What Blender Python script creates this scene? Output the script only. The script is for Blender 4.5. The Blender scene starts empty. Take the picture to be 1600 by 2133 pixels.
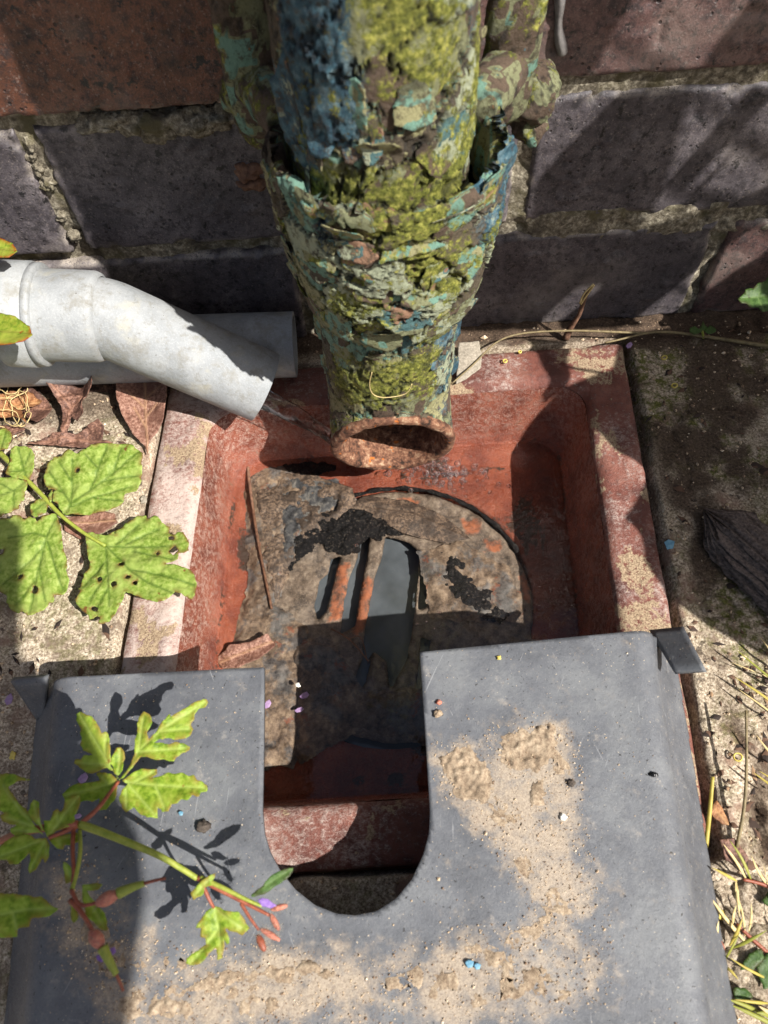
import bpy, math, random
import numpy as np
from mathutils import Vector, Matrix
random.seed(7); rng = np.random.default_rng(7)
scene = bpy.context.scene
col = scene.collection

# ------------------------------------------------------------------ camera, sky, sun, exposure (millimetres below, metres in Blender)
MM = 0.001
FPX, W0, H0 = 1550.0, 1600.0, 2133.0
def rotm(yaw, pitch, roll):
    c, s = math.cos, math.sin
    Rz = np.array([[c(yaw), -s(yaw), 0], [s(yaw), c(yaw), 0], [0, 0, 1]])
    Rx = np.array([[1, 0, 0], [0, c(pitch), -s(pitch)], [0, s(pitch), c(pitch)]])
    Rr = np.array([[c(roll), -s(roll), 0], [s(roll), c(roll), 0], [0, 0, 1]])
    return Rz @ Rx @ Rr
CR = rotm(math.radians(0.08), math.radians(29.05), math.radians(-3.64))
CC = np.array([148.5, -312.8, 337.5])
cam = bpy.data.cameras.new('camera'); camo = bpy.data.objects.new('camera', cam); col.objects.link(camo)
m4 = Matrix.Identity(4)
for i in range(3):
    for j in range(3): m4[i][j] = float(CR[i, j])
    m4[i][3] = float(CC[i] * MM)
camo.matrix_world = m4
cam.sensor_fit = 'VERTICAL'; cam.sensor_height = 36.0; cam.lens = FPX / H0 * 36.0
cam.clip_start = 0.005; cam.clip_end = 200.0
cam.dof.use_dof = True; cam.dof.focus_distance = 0.375; cam.dof.aperture_fstop = 15.0
scene.camera = camo

SUN = np.array([0.74, -0.55, 1.0]); SUNN = SUN / np.linalg.norm(SUN)
world = bpy.data.worlds.new('World'); scene.world = world; world.use_nodes = True
wn = world.node_tree; bg = wn.nodes['Background']
sky = wn.nodes.new('ShaderNodeTexSky'); sky.sky_type = 'NISHITA'; sky.sun_disc = False
sky.sun_elevation = math.asin(SUNN[2]); sky.sun_rotation = math.atan2(SUN[0], SUN[1])
sky.dust_density = 3.0; sky.ozone_density = 0.6
wn.links.new(sky.outputs[0], bg.inputs[0]); bg.inputs[1].default_value = 0.055
sl = bpy.data.lights.new('sun', 'SUN'); sl.energy = 5.0; sl.angle = math.radians(0.53); sl.color = (1.0, 0.965, 0.92)
so = bpy.data.objects.new('sun', sl); col.objects.link(so)
so.rotation_euler = Vector(-SUNN).to_track_quat('-Z', 'Y').to_euler(); so.location = (1.2, -1.0, 1.8)
scene.view_settings.view_transform = 'Standard'; scene.view_settings.look = 'None'
scene.view_settings.exposure = 0.85; scene.view_settings.gamma = 1.0; scene.view_settings.use_curve_mapping = False
scene.render.filter_size = 1.15; scene.cycles.use_denoising = True
scene.cycles.transparent_max_bounces = 24; scene.cycles.max_bounces = 8

# ------------------------------------------------------------------ pixel -> place
def ray(u, v):
    return CR @ np.array([(u - W0 / 2) / FPX, -(v - H0 / 2) / FPX, -1.0])
def onz(u, v, z):
    d = ray(u, v); return CC + d * (z - CC[2]) / d[2]
def ony(u, v, y):
    d = ray(u, v); return CC + d * (y - CC[1]) / d[1]
def onplane(u, v, p0, n):
    d = ray(u, v); return CC + d * (np.dot(p0 - CC, n) / np.dot(d, n))

# ------------------------------------------------------------------ noise
def _h(ix, iy, iz, s):
    h = (ix.astype(np.int64) * 374761393 + iy.astype(np.int64) * 668265263 + iz.astype(np.int64) * 2147483647 + s * 974711) & 0x7fffffff
    h = ((h ^ (h >> 13)) * 1274126177) & 0x7fffffff
    h = ((h ^ (h >> 16)) * 668265263) & 0x7fffffff
    return ((h ^ (h >> 15)) & 0xffffff) / float(0xffffff)
def vn(P, f, s=0):
    Q = np.asarray(P, float) * f; I = np.floor(Q).astype(np.int64); t = Q - I; t = t * t * t * (t * (t * 6 - 15) + 10)
    r = 0
    for dx in (0, 1):
        for dy in (0, 1):
            for dz in (0, 1):
                w = (t[:, 0] if dx else 1 - t[:, 0]) * (t[:, 1] if dy else 1 - t[:, 1]) * (t[:, 2] if dz else 1 - t[:, 2])
                r = r + w * _h(I[:, 0] + dx, I[:, 1] + dy, I[:, 2] + dz, s)
    return r * 2 - 1
def fbm(P, f, o=4, s=0, g=0.5):
    r = 0; a = 1; n = 0
    for k in range(o):
        r = r + a * vn(P, f * 2 ** k, s + 17 * k); n += a; a *= g
    return r / n
def voro(P, f, s=0, full=False):
    Q = np.asarray(P, float) * f; I = np.floor(Q).astype(np.int64)
    f1 = np.full(len(Q), 9.0); f2 = np.full(len(Q), 9.0); cid = np.zeros(len(Q)); off = np.zeros((len(Q), 3))
    for dx in (-1, 0, 1):
        for dy in (-1, 0, 1):
            for dz in (-1, 0, 1):
                X, Y, Z = I[:, 0] + dx, I[:, 1] + dy, I[:, 2] + dz
                o_ = np.stack([Q[:, 0] - X - _h(X, Y, Z, s), Q[:, 1] - Y - _h(X, Y, Z, s + 1), Q[:, 2] - Z - _h(X, Y, Z, s + 2)], 1); d = np.sqrt((o_ * o_).sum(1))
                c = _h(X, Y, Z, s + 3); m = d < f1
                f2 = np.where(m, f1, np.minimum(f2, d)); cid = np.where(m, c, cid); f1 = np.where(m, d, f1); off = np.where(m[:, None], o_, off)
    return (f1, f2, cid, off) if full else (f1, f2, cid)
def sm(a, b, x):
    t = np.clip((x - a) / (b - a), 0, 1); return t * t * (3 - 2 * t)
def v3(x, y, z=0.0):
    x = np.asarray(x, float); y = np.asarray(y, float)
    return np.stack([x, y, np.broadcast_to(z, x.shape)], 1)
def sdf(P2, poly):
    """signed distance to a polygon, positive inside"""
    P2 = np.asarray(P2, float); A = np.asarray(poly, float); B = np.roll(A, -1, 0)
    best = np.full(len(P2), 1e9); ins = np.zeros(len(P2), bool)
    for a, b in zip(A, B):
        e = b - a; w = P2 - a; L = max(e @ e, 1e-12); t = np.clip(w @ e / L, 0, 1)
        d = w - t[:, None] * e; best = np.minimum(best, (d * d).sum(1))
        c = ((a[1] <= P2[:, 1]) & (b[1] > P2[:, 1])) | ((b[1] <= P2[:, 1]) & (a[1] > P2[:, 1]))
        with np.errstate(divide='ignore', invalid='ignore'):
            xi = a[0] + (P2[:, 1] - a[1]) / (b[1] - a[1] if b[1] != a[1] else 1e-12) * e[0]
        ins ^= c & (P2[:, 0] < xi)
    d = np.sqrt(best); return np.where(ins, d, -d)
def pdist(P2, line):
    A = np.asarray(line, float); best = np.full(len(P2), 1e9)
    for a, b in zip(A[:-1], A[1:]):
        e = b - a; w = P2 - a; t = np.clip(w @ e / max(e @ e, 1e-12), 0, 1); d = w - t[:, None] * e
        best = np.minimum(best, (d * d).sum(1))
    return np.sqrt(best)

# ------------------------------------------------------------------ mesh building
ORG = {}
def bmesh_of(name, V, F, attrs=None, smooth=True):
    V = np.asarray(V, float)
    me = bpy.data.meshes.new(name)
    Fl = F if isinstance(F, list) else [F]
    Fl = [np.asarray(f, np.int32) for f in Fl if len(f)]
    loops = np.concatenate([f.ravel() for f in Fl]); sizes = np.concatenate([np.full(len(f), f.shape[1], np.int32) for f in Fl])
    starts = np.concatenate([[0], np.cumsum(sizes)[:-1]]).astype(np.int32)
    me.vertices.add(len(V)); me.vertices.foreach_set('co', (V * MM).astype(np.float32).ravel())
    me.loops.add(len(loops)); me.loops.foreach_set('vertex_index', loops)
    me.polygons.add(len(sizes)); me.polygons.foreach_set('loop_start', starts)
    me.polygons.foreach_set('use_smooth', np.full(len(sizes), smooth, bool))
    me.update(calc_edges=True); me.validate()
    for k, a in (attrs or {}).items():
        at = me.attributes.new(k, 'FLOAT', 'POINT'); at.data.foreach_set('value', np.asarray(a, np.float32))
    return me
def tag(o, label=None, cat=None, group=None, kind=None):
    for k, v in (('label', label), ('category', cat), ('group', group), ('kind', kind)):
        if v: o[k] = v
    return o
def empty(name, loc, label, cat, group=None):
    o = bpy.data.objects.new(name, None); col.objects.link(o); o.empty_display_size = 0.01
    o.location = [float(c) * MM for c in loc]; ORG[o.name] = np.array(loc, float)
    return tag(o, label, cat, group)
def part(name, V, F, mat, parent=None, attrs=None, smooth=True, solid=0.0, label=None, cat=None, group=None, kind=None):
    V = np.asarray(V, float)
    if parent is None: org = np.array([V[:, 0].mean(), V[:, 1].mean(), V[:, 2].min()])
    else: org = ORG[parent.name]
    me = bmesh_of(name, V - org, F, attrs, smooth)
    o = bpy.data.objects.new(name, me); col.objects.link(o)
    me.materials.append(mat)
    if parent is None: o.location = [float(c) * MM for c in org]
    else: o.parent = parent
    ORG[o.name] = org
    if solid:
        md = o.modifiers.new('thickness', 'SOLIDIFY'); md.thickness = solid * MM; md.offset = -1
    return tag(o, label, cat, group, kind)
def cat_(meshes):
    V = []; F = []; n = 0
    for v, f in meshes:
        V.append(np.asarray(v, float))
        for q in (f if isinstance(f, list) else [f]): F.append(np.asarray(q, np.int64) + n)
        n += len(v)
    out = {}
    for f in F: out.setdefault(f.shape[1], []).append(f)
    return np.concatenate(V), [np.concatenate(x) for x in out.values()]
def gridq(nu, nv, wrap=False):
    i = np.arange(nu - 1)[:, None]; jn = nv if wrap else nv - 1; j = np.arange(jn)[None, :]; j2 = (j + 1) % nv
    return np.stack([i * nv + j, i * nv + j2, (i + 1) * nv + j2, (i + 1) * nv + j], -1).reshape(-1, 4)
def frames(P):
    P = np.asarray(P, float); T = np.gradient(P, axis=0); T /= np.linalg.norm(T, axis=1)[:, None] + 1e-12
    a = np.array([0, 0, 1.0]) if abs(T[0, 2]) < 0.9 else np.array([1.0, 0, 0])
    n = np.cross(T[0], a); n /= np.linalg.norm(n); Ns = [n]
    for k in range(1, len(P)):
        n = Ns[-1] - T[k] * (Ns[-1] @ T[k]); n /= np.linalg.norm(n) + 1e-12; Ns.append(n)
    Ns = np.array(Ns); return T, Ns, np.cross(T, Ns)
def smooth_path(P, n):
    P = np.asarray(P, float)
    d = np.concatenate([[0], np.cumsum(np.linalg.norm(np.diff(P, axis=0), axis=1))]); s = np.linspace(0, d[-1], n)
    Q = np.stack([np.interp(s, d, P[:, k]) for k in range(3)], 1)
    w = max(1, n // (2 * max(2, len(P))))
    for _ in range(2):
        K = np.pad(Q, ((w, w), (0, 0)), mode='reflect', reflect_type='odd'); ker = np.ones(2 * w + 1) / (2 * w + 1)
        Q2 = np.stack([np.convolve(K[:, k], ker, 'valid') for k in range(3)], 1); Q2[0] = Q[0]; Q2[-1] = Q[-1]; Q = Q2
    return Q
def tube(P, R, seg=10, cap=True, flat=1.0):
    P = np.asarray(P, float); R = np.broadcast_to(np.asarray(R, float), (len(P),))
    T, N, B = frames(P); a = np.linspace(0, 2 * np.pi, seg, endpoint=False)
    V = P[:, None] + R[:, None, None] * (np.cos(a)[None, :, None] * N[:, None] + flat * np.sin(a)[None, :, None] * B[:, None])
    V = V.reshape(-1, 3); F = [gridq(len(P), seg, True)]
    if cap:
        n = len(V); V = np.concatenate([V, P[:1], P[-1:]]); k = np.arange(seg); k2 = (k + 1) % seg
        F.append(np.stack([np.full(seg, n), k2, k], 1)); o = (len(P) - 1) * seg
        F.append(np.stack([np.full(seg, n + 1), o + k, o + k2], 1))
    return V, F
def cutgrid(x0, x1, y0, y1, step, f):
    """flat grid kept where f>0, its rim pulled onto f=0"""
    nx = max(2, int(math.ceil((x1 - x0) / step)) + 1); ny = max(2, int(math.ceil((y1 - y0) / step)) + 1)
    X, Y = np.meshgrid(np.linspace(x0, x1, nx), np.linspace(y0, y1, ny), indexing='ij')
    P = np.stack([X.ravel(), Y.ravel()], 1); q = gridq(nx, ny)
    keep = f(P[q].mean(1)) > 0; q2 = q[keep]
    touched = np.zeros(len(P), int); np.add.at(touched, q2.ravel(), 1)
    allc = np.zeros(len(P), int); np.add.at(allc, q.ravel(), 1)
    b = np.where((touched > 0) & (touched < allc))[0]
    for _ in range(2):
        d = f(P[b]); e = step * 0.2
        g = np.stack([f(P[b] + [e, 0]) - f(P[b] - [e, 0]), f(P[b] + [0, e]) - f(P[b] - [0, e])], 1) / (2 * e)
        g /= np.maximum(np.linalg.norm(g, axis=1), 0.5)[:, None]
        mv = -d[:, None] * g; L = np.linalg.norm(mv, axis=1); mv *= np.minimum(1, step * 0.9 / np.maximum(L, 1e-9))[:, None]
        P[b] += mv
    idx = np.full(len(P), -1); u = np.unique(q2); idx[u] = np.arange(len(u))
    return P[u], idx[q2][:, ::-1]

# ------------------------------------------------------------------ materials
def L(r, g, b):
    f = lambda c: (c / 255 / 12.92) if c <= 10 else (((c / 255) + 0.055) / 1.055) ** 2.4
    return (f(r), f(g), f(b), 1.0)
class Mt:
    def __init__(s, name):
        s.m = bpy.data.materials.new(name); s.m.use_nodes = True; s.t = s.m.node_tree; s.b = s.t.nodes['Principled BSDF']
        s.out = s.t.nodes['Material Output']; s._tc = None
    def put(s, sock, v):
        if hasattr(v, 'is_output'): s.t.links.new(v, sock)
        else: sock.default_value = v
    def obj(s):
        if s._tc is None: s._tc = s.t.nodes.new('ShaderNodeTexCoord').outputs['Object']
        return s._tc
    def scale(s, v, sc):
        n = s.t.nodes.new('ShaderNodeMapping'); s.put(n.inputs[0], v); n.inputs['Scale'].default_value = sc; return n.outputs[0]
    def noise(s, size, detail=4, rough=0.55, co=None, dist=0.0):
        """size = feature size in millimetres"""
        n = s.t.nodes.new('ShaderNodeTexNoise'); s.put(n.inputs['Vector'], co or s.obj()); n.inputs['Scale'].default_value = 1000.0 / size
        n.inputs['Detail'].default_value = detail; n.inputs['Roughness'].default_value = rough; n.inputs['Distortion'].default_value = dist
        return n.outputs['Fac']
    def vor(s, size, feat='F1', out='Distance', co=None):
        n = s.t.nodes.new('ShaderNodeTexVoronoi'); n.feature = feat; s.put(n.inputs['Vector'], co or s.obj()); n.inputs['Scale'].default_value = 1000.0 / size
        return n.outputs[out]
    def ramp(s, f, stops, interp='LINEAR'):
        n = s.t.nodes.new('ShaderNodeValToRGB'); s.put(n.inputs[0], f); r = n.color_ramp; r.interpolation = interp
        while len(r.elements) < len(stops): r.elements.new(0.5)
        for e, (p, c) in zip(r.elements, stops):
            e.position = p; e.color = c if hasattr(c, '__len__') else (c, c, c, 1)
        return n.outputs[0]
    def mix(s, f, a, b, mode='MIX'):
        n = s.t.nodes.new('ShaderNodeMix'); n.data_type = 'RGBA'; n.blend_type = mode
        s.put(n.inputs[0], f); s.put(n.inputs[6], a); s.put(n.inputs[7], b); return n.outputs[2]
    def ma(s, op, a, b=0.0, c=False):
        n = s.t.nodes.new('ShaderNodeMath'); n.operation = op; n.use_clamp = c; s.put(n.inputs[0], a); s.put(n.inputs[1], b); return n.outputs[0]
    def th(s, f, a, b):
        n = s.t.nodes.new('ShaderNodeMapRange'); n.interpolation_type = 'SMOOTHSTEP'; s.put(n.inputs[0], f); n.inputs[1].default_value = a; n.inputs[2].default_value = b
        return n.outputs[0]
    def attr(s, name):
        n = s.t.nodes.new('ShaderNodeAttribute'); n.attribute_name = name; return n.outputs['Fac']
    def rnd(s): return s.t.nodes.new('ShaderNodeObjectInfo').outputs['Random']
    def nz(s):
        g = s.t.nodes.new('ShaderNodeNewGeometry'); x = s.t.nodes.new('ShaderNodeSeparateXYZ'); s.t.links.new(g.outputs['Normal'], x.inputs[0]); return x.outputs[2]
    def bump(s, h, mm, strength=1.0, n0=None):
        n = s.t.nodes.new('ShaderNodeBump'); s.put(n.inputs['Height'], h); n.inputs['Distance'].default_value = mm * MM; n.inputs['Strength'].default_value = strength
        if n0: s.put(n.inputs['Normal'], n0)
        return n.outputs[0]
    def fin(s, color, rough=0.8, normal=None, spec=0.4, **kw):
        s.put(s.b.inputs['Base Color'], color); s.put(s.b.inputs['Roughness'], rough); s.put(s.b.inputs['Specular IOR Level'], spec)
        if normal: s.put(s.b.inputs['Normal'], normal)
        for k, v in kw.items(): s.put(s.b.inputs[k.replace('_', ' ')], v)
        return s.m
    def leafy(s, color, trans, fac, rough=0.5, normal=None):
        s.fin(color, rough, normal, 0.35)
        t = s.t.nodes.new('ShaderNodeBsdfTranslucent'); s.put(t.inputs[0], trans)
        if normal: s.put(t.inputs['Normal'], normal)
        mx = s.t.nodes.new('ShaderNodeMixShader'); mx.inputs[0].default_value = fac
        s.t.links.new(s.b.outputs[0], mx.inputs[1]); s.t.links.new(t.outputs[0], mx.inputs[2]); s.t.links.new(mx.outputs[0], s.out.inputs[0])
        return s.m
    def film(s, tint, rough, ior=1.33, normal=None, boost=1.0):
        tr = s.t.nodes.new('ShaderNodeBsdfTransparent'); tr.inputs[0].default_value = tint
        gl = s.t.nodes.new('ShaderNodeBsdfGlossy'); gl.inputs['Roughness'].default_value = rough
        fr = s.t.nodes.new('ShaderNodeFresnel'); fr.inputs[0].default_value = ior
        if normal: s.put(gl.inputs['Normal'], normal); s.put(fr.inputs['Normal'], normal)
        mx = s.t.nodes.new('ShaderNodeMixShader'); s.put(mx.inputs[0], s.ma('MULTIPLY', fr.outputs[0], boost, True))
        s.t.links.new(tr.outputs[0], mx.inputs[1]); s.t.links.new(gl.outputs[0], mx.inputs[2]); s.t.links.new(mx.outputs[0], s.out.inputs[0])
        return s.m

def mk_brick(name, dark, mid, light, gl=0.47):
    m = Mt(name); r = m.noise(30, 6, 0.65); f = m.noise(4.5, 6, 0.75); fine = m.noise(0.8, 4, 0.75)
    c = m.ramp(r, [(0.36, dark), (0.52, mid), (0.66, light)])
    c = m.mix(m.ma('MULTIPLY', m.th(f, 0.47, 0.62), 0.75), c, L(38, 34, 36)); c = m.mix(m.ma('MULTIPLY', m.th(m.noise(1.3, 4, 0.7), 0.56, 0.68), 0.45), c, L(150, 138, 130))
    c = m.mix(m.th(m.noise(8, 4, 0.7), 0.6, 0.66), c, L(26, 25, 26)); c = m.mix(m.ma('MULTIPLY', m.th(fine, 0.44, 0.6), 0.4), c, L(30, 26, 26))
    c = m.mix(m.ma('MULTIPLY', m.th(m.noise(60, 4), 0.52, 0.7), 0.35), c, L(120, 112, 104))
    pit = m.ma('MULTIPLY', m.th(m.vor(4.2), 0.22, 0.12), m.th(m.noise(14, 4), 0.46, 0.56)); c = m.mix(m.ma('MULTIPLY', pit, 0.8), c, L(22, 20, 20))
    c = m.mix(m.ma('MULTIPLY', m.th(m.noise(6, 7, 0.8), 0.62, 0.7), 0.35), c, L(140, 128, 118))
    c = m.mix(m.ma('MULTIPLY', m.attr('edge'), m.th(fine, 0.35, 0.55)), c, L(160, 150, 138))
    h = m.ma('SUBTRACT', m.ma('ADD', m.ma('MULTIPLY', f, 1.0), m.ma('MULTIPLY', fine, 0.5)), m.ma('MULTIPLY', pit, 0.8))
    return m.fin(c, m.ramp(f, [(0.38, gl - 0.14), (0.6, gl + 0.16)]), m.bump(h, 0.55, 0.9), 0.5)
M_bplum = mk_brick('plum_engineering_brick', L(66, 61, 65), L(87, 81, 84), L(112, 105, 106))
M_bred = mk_brick('red_plum_brick', L(78, 58, 56), L(104, 78, 74), L(122, 94, 88))
M_bbrown = mk_brick('brown_glazed_brick', L(78, 48, 36), L(108, 66, 48), L(96, 66, 54), 0.42)

m = Mt('mortar'); a = m.noise(14, 4); f = m.noise(3.0, 8, 0.75); g = m.noise(24, 3)
c = m.ramp(f, [(0.34, L(62, 56, 48)), (0.5, L(120, 112, 96)), (0.66, L(180, 172, 152))])
c = m.mix(m.th(a, 0.5, 0.68), c, L(92, 86, 64)); c = m.mix(m.th(g, 0.56, 0.7), c, L(70, 62, 54))
M_mortar = m.fin(c, 0.95, m.bump(m.ma('ADD', f, m.ma('MULTIPLY', m.noise(5, 4), 1.5)), 1.2), 0.2)

m = Mt('concrete_paving'); big = m.noise(60, 4); f = m.noise(1.3, 4, 0.8); mid = m.noise(11, 5, 0.65); ms = m.attr('moss'); so_ = m.attr('soil_shade')
c = m.ramp(f, [(0.36, L(96, 82, 68)), (0.5, L(166, 150, 128)), (0.62, L(214, 200, 178))])
c = m.mix(m.ma('MULTIPLY', m.th(mid, 0.48, 0.66), 0.8), c, L(110, 94, 80)); c = m.mix(m.ma('MULTIPLY', m.th(m.noise(22, 4), 0.55, 0.7), 0.55), c, L(158, 122, 106))
c = m.mix(m.ma('MULTIPLY', m.th(m.noise(6, 4), 0.63, 0.68), 0.7), c, L(60, 50, 42))
c = m.mix(m.ma('MULTIPLY', ms, m.th(m.noise(4, 5, 0.7), 0.42, 0.62)), c, m.ramp(f, [(0.3, L(44, 50, 16)), (0.7, L(122, 122, 58))]))
c = m.mix(so_, c, m.ramp(f, [(0.3, L(34, 27, 22)), (0.6, L(88, 72, 58)), (0.75, L(150, 130, 108))]))
M_ground = m.fin(c, 0.92, m.bump(m.ma('ADD', m.ma('MULTIPLY', f, 0.7), mid), 1.0, 0.9), 0.25)

m = Mt('salt_glazed_clay'); f = m.noise(0.9, 4, 0.8); w = m.noise(22, 6, 0.65); lime = m.attr('lime'); chip = m.attr('chip'); md = m.noise(3.2, 5, 0.75)
c = m.ramp(w, [(0.36, L(88, 50, 42)), (0.5, L(114, 66, 54)), (0.64, L(130, 84, 70))])
c = m.mix(m.ma('MULTIPLY', m.th(md, 0.5, 0.62), 0.6), c, L(76, 42, 36))
hair = m.noise(1.3, 5, 0.8, m.scale(m.obj(), (0.7, 1.3, 1)), 1.2)
c = m.mix(m.ma('MULTIPLY', m.th(m.ma('ADD', m.ma('MULTIPLY', lime, 0.34), m.ma('MULTIPLY', m.ma('ADD', hair, md), 0.5)), 0.55, 0.80), 0.8), c, L(206, 188, 176))
c = m.mix(m.th(m.ma('ADD', m.ma('MULTIPLY', chip, 0.8), m.ma('MULTIPLY', m.ma('SUBTRACT', md, 0.5), 2.2)), 0.5, 0.66), c, m.ramp(f, [(0.38, L(112, 90, 70)), (0.62, L(182, 160, 130))]))
r = m.mix(chip, m.ramp(f, [(0.36, 0.3), (0.62, 0.6)]), (0.9, 0.9, 0.9, 1))
M_clay = m.fin(c, r, m.bump(m.ma('ADD', f, m.ma('MULTIPLY', md, 1.6)), 0.6, 1.0), 0.45)
m = Mt('wet_clay_basin'); f = m.noise(0.9, 4, 0.8); w = m.noise(18, 5, 0.6); lime = m.attr('lime'); md = m.noise(3.0, 5, 0.75)
c = m.ramp(w, [(0.36, L(96, 52, 42)), (0.5, L(126, 70, 54)), (0.64, L(144, 88, 70))])
c = m.mix(m.ma('MULTIPLY', m.th(md, 0.5, 0.62), 0.55), c, L(88, 42, 30)); c = m.mix(m.ma('MULTIPLY', m.th(f, 0.52, 0.64), 0.25), c, L(168, 116, 96)); c = m.mix(m.ma('MULTIPLY', m.th(m.noise(1.4, 5, 0.8, m.scale(m.obj(), (0.35, 1.2, 1.0)), 1.0), 0.58, 0.68), 0.4), c, L(196, 164, 148))
c = m.mix(m.ma('MULTIPLY', lime, m.th(m.ma('MULTIPLY', m.ma('ADD', f, md), 0.5), 0.48, 0.6)), c, L(204, 176, 160))
c = m.mix(m.ma('MULTIPLY', m.th(m.noise(9, 5, 0.7), 0.6, 0.72), 0.7), c, L(104, 82, 62))
c = m.mix(m.ma('MULTIPLY', m.attr('wet'), 0.5), c, m.ramp(w, [(0.38, L(120, 54, 34)), (0.62, L(158, 82, 52))]))
c = m.mix(m.th(m.ma('ADD', m.attr('grime'), m.ma('MULTIPLY', m.ma('SUBTRACT', md, 0.5), 1.8)), 0.5, 0.75), c, L(58, 44, 34))
M_basin = m.fin(c, m.ramp(md, [(0.4, 0.16), (0.6, 0.42)]), m.bump(m.ma('ADD', f, m.ma('MULTIPLY', md, 1.5)), 0.6, 1.0), 0.5)

m = Mt('flaking_paint_and_moss'); cell = m.attr('cell'); edge = m.attr('edge'); ms = m.attr('moss'); blue = m.attr('blue'); f = m.noise(0.8, 4, 0.8); mid = m.noise(3.4, 6, 0.75); md2 = m.noise(7, 5, 0.7)
c = m.ramp(cell, [(0.0, L(92, 76, 62)), (0.18, L(128, 130, 96)), (0.32, L(110, 146, 128)), (0.44, L(148, 144, 104)), (0.58, L(88, 78, 62)), (0.74, L(158, 164, 136)), (0.88, L(76, 110, 110)), (0.95, L(146, 112, 88))], 'CONSTANT')
c = m.mix(m.th(m.ma('ADD', blue, m.ma('MULTIPLY', m.ma('SUBTRACT', mid, 0.5), 1.2)), 0.42, 0.55), c, m.ramp(md2, [(0.38, L(30, 60, 76)), (0.5, L(54, 92, 106)), (0.62, L(106, 130, 136))]))
c = m.mix(m.ma('MULTIPLY', m.th(mid, 0.5, 0.6), 0.75), c, L(70, 60, 46))
c = m.mix(m.th(m.noise(3.4, 5, 0.7), 0.66, 0.7), c, L(160, 108, 78)); c = m.mix(m.th(m.noise(4.0, 5, 0.7, None, 1.0), 0.66, 0.7), c, L(60, 98, 110)); c = m.mix(m.th(m.noise(2.2, 4, 0.7, None, 0.5), 0.69, 0.73), c, L(190, 186, 164))
mo = m.ramp(m.noise(2.4, 8, 0.72), [(0.34, L(48, 52, 16)), (0.5, L(114, 118, 42)), (0.66, L(184, 180, 90))])
c = m.mix(m.th(m.ma('ADD', ms, m.ma('MULTIPLY', m.ma('SUBTRACT', mid, 0.5), 1.6)), 0.46, 0.7), c, mo)
c = m.mix(m.ma('MULTIPLY', edge, 0.92), c, L(28, 23, 18))
h = m.ma('ADD', m.ma('MULTIPLY', f, m.ma('ADD', m.ma('MULTIPLY', ms, 0.7), 0.3)), m.ma('MULTIPLY', mid, 1.4))
M_pipe = m.fin(c, m.ramp(mid, [(0.38, 0.45), (0.62, 0.9)]), m.bump(h, 1.4, 1.0), 0.4)
m = Mt('rust'); f = m.noise(4.5, 8, 0.75); w = m.noise(11, 4)
c = m.ramp(f, [(0.38, L(44, 32, 24)), (0.47, L(98, 66, 50)), (0.54, L(128, 90, 68)), (0.64, L(170, 142, 114))])
c = m.mix(m.th(w, 0.55, 0.7), c, L(96, 62, 48)); c = m.mix(m.th(m.noise(4, 4), 0.62, 0.68), c, L(176, 98, 40))
M_rust = m.fin(c, 0.85, m.bump(f, 1.0, 0.9), 0.3)
m = Mt('grey_plastic_pipe'); f = m.noise(0.9, 3, 0.6); w = m.noise(22, 4); s_ = m.noise(3.2, 4, 0.7)
c = m.ramp(w, [(0.38, L(132, 135, 136)), (0.62, L(152, 154, 154))]); c = m.mix(m.ma('MULTIPLY', m.th(s_, 0.6, 0.68), 0.4), c, L(112, 112, 106)); c = m.mix(m.ma('MULTIPLY', m.th(f, 0.52, 0.62), 0.15), c, L(186, 188, 188)); c = m.mix(m.ma('MULTIPLY', m.th(m.noise(16, 8, 0.75), 0.48, 0.64), 0.6), c, L(118, 114, 102)); c = m.mix(m.ma('MULTIPLY', m.th(m.noise(5, 8, 0.8), 0.55, 0.66), 0.45), c, L(104, 98, 84))
c = m.mix(m.ma('MULTIPLY', m.th(m.noise(12, 3), 0.58, 0.75), 0.4), c, L(170, 164, 142)); c = m.mix(m.th(m.noise(1.8, 3), 0.72, 0.75), c, L(84, 78, 70))
M_grey = m.fin(c, 0.62, m.bump(m.ma('ADD', m.ma('MULTIPLY', f, 0.5), m.noise(2.6, 4, 0.6)), 0.35, 0.8), 0.4)
m = Mt('black_plastic_cover'); f = m.noise(0.7, 4, 0.8); w = m.noise(30, 6, 0.65); sd = m.attr('sand'); md = m.noise(4, 6, 0.75)
c = m.ramp(w, [(0.38, L(79, 81, 85)), (0.5, L(91, 93, 97)), (0.62, L(105, 107, 109))])
c = m.mix(m.ma('MULTIPLY', m.th(md, 0.5, 0.64), 0.18), c, L(132, 132, 130)); c = m.mix(m.ma('MULTIPLY', m.th(f, 0.5, 0.62), 0.2), c, L(58, 60, 64))
for k, (sc, rt) in enumerate([((3.0, 0.12, 1), 0.5), ((3.2, 0.14, 1), -0.35), ((2.6, 0.1, 1), 0.12)]):
    mp = m.t.nodes.new('ShaderNodeMapping'); m.put(mp.inputs[0], m.obj()); mp.inputs['Rotation'].default_value = (0, 0, rt); mp.inputs['Location'].default_value = (k * 3.1, 0, 0)
    scr = m.noise(2.6, 2, 0.5, m.scale(mp.outputs[0], sc)); c = m.mix(m.ma('MULTIPLY', m.th(scr, 0.72, 0.76), 0.35), c, L(168, 168, 168))
c = m.mix(m.th(m.noise(1.0, 2), 0.71, 0.73), c, L(186, 170, 146)); c = m.mix(m.th(m.noise(1.3, 3, 0.5, None, 0.6), 0.68, 0.7), c, L(34, 31, 28)); c = m.mix(m.ma('MULTIPLY', m.th(m.noise(14, 7, 0.75), 0.58, 0.72), 0.35), c, L(160, 158, 154))
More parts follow.
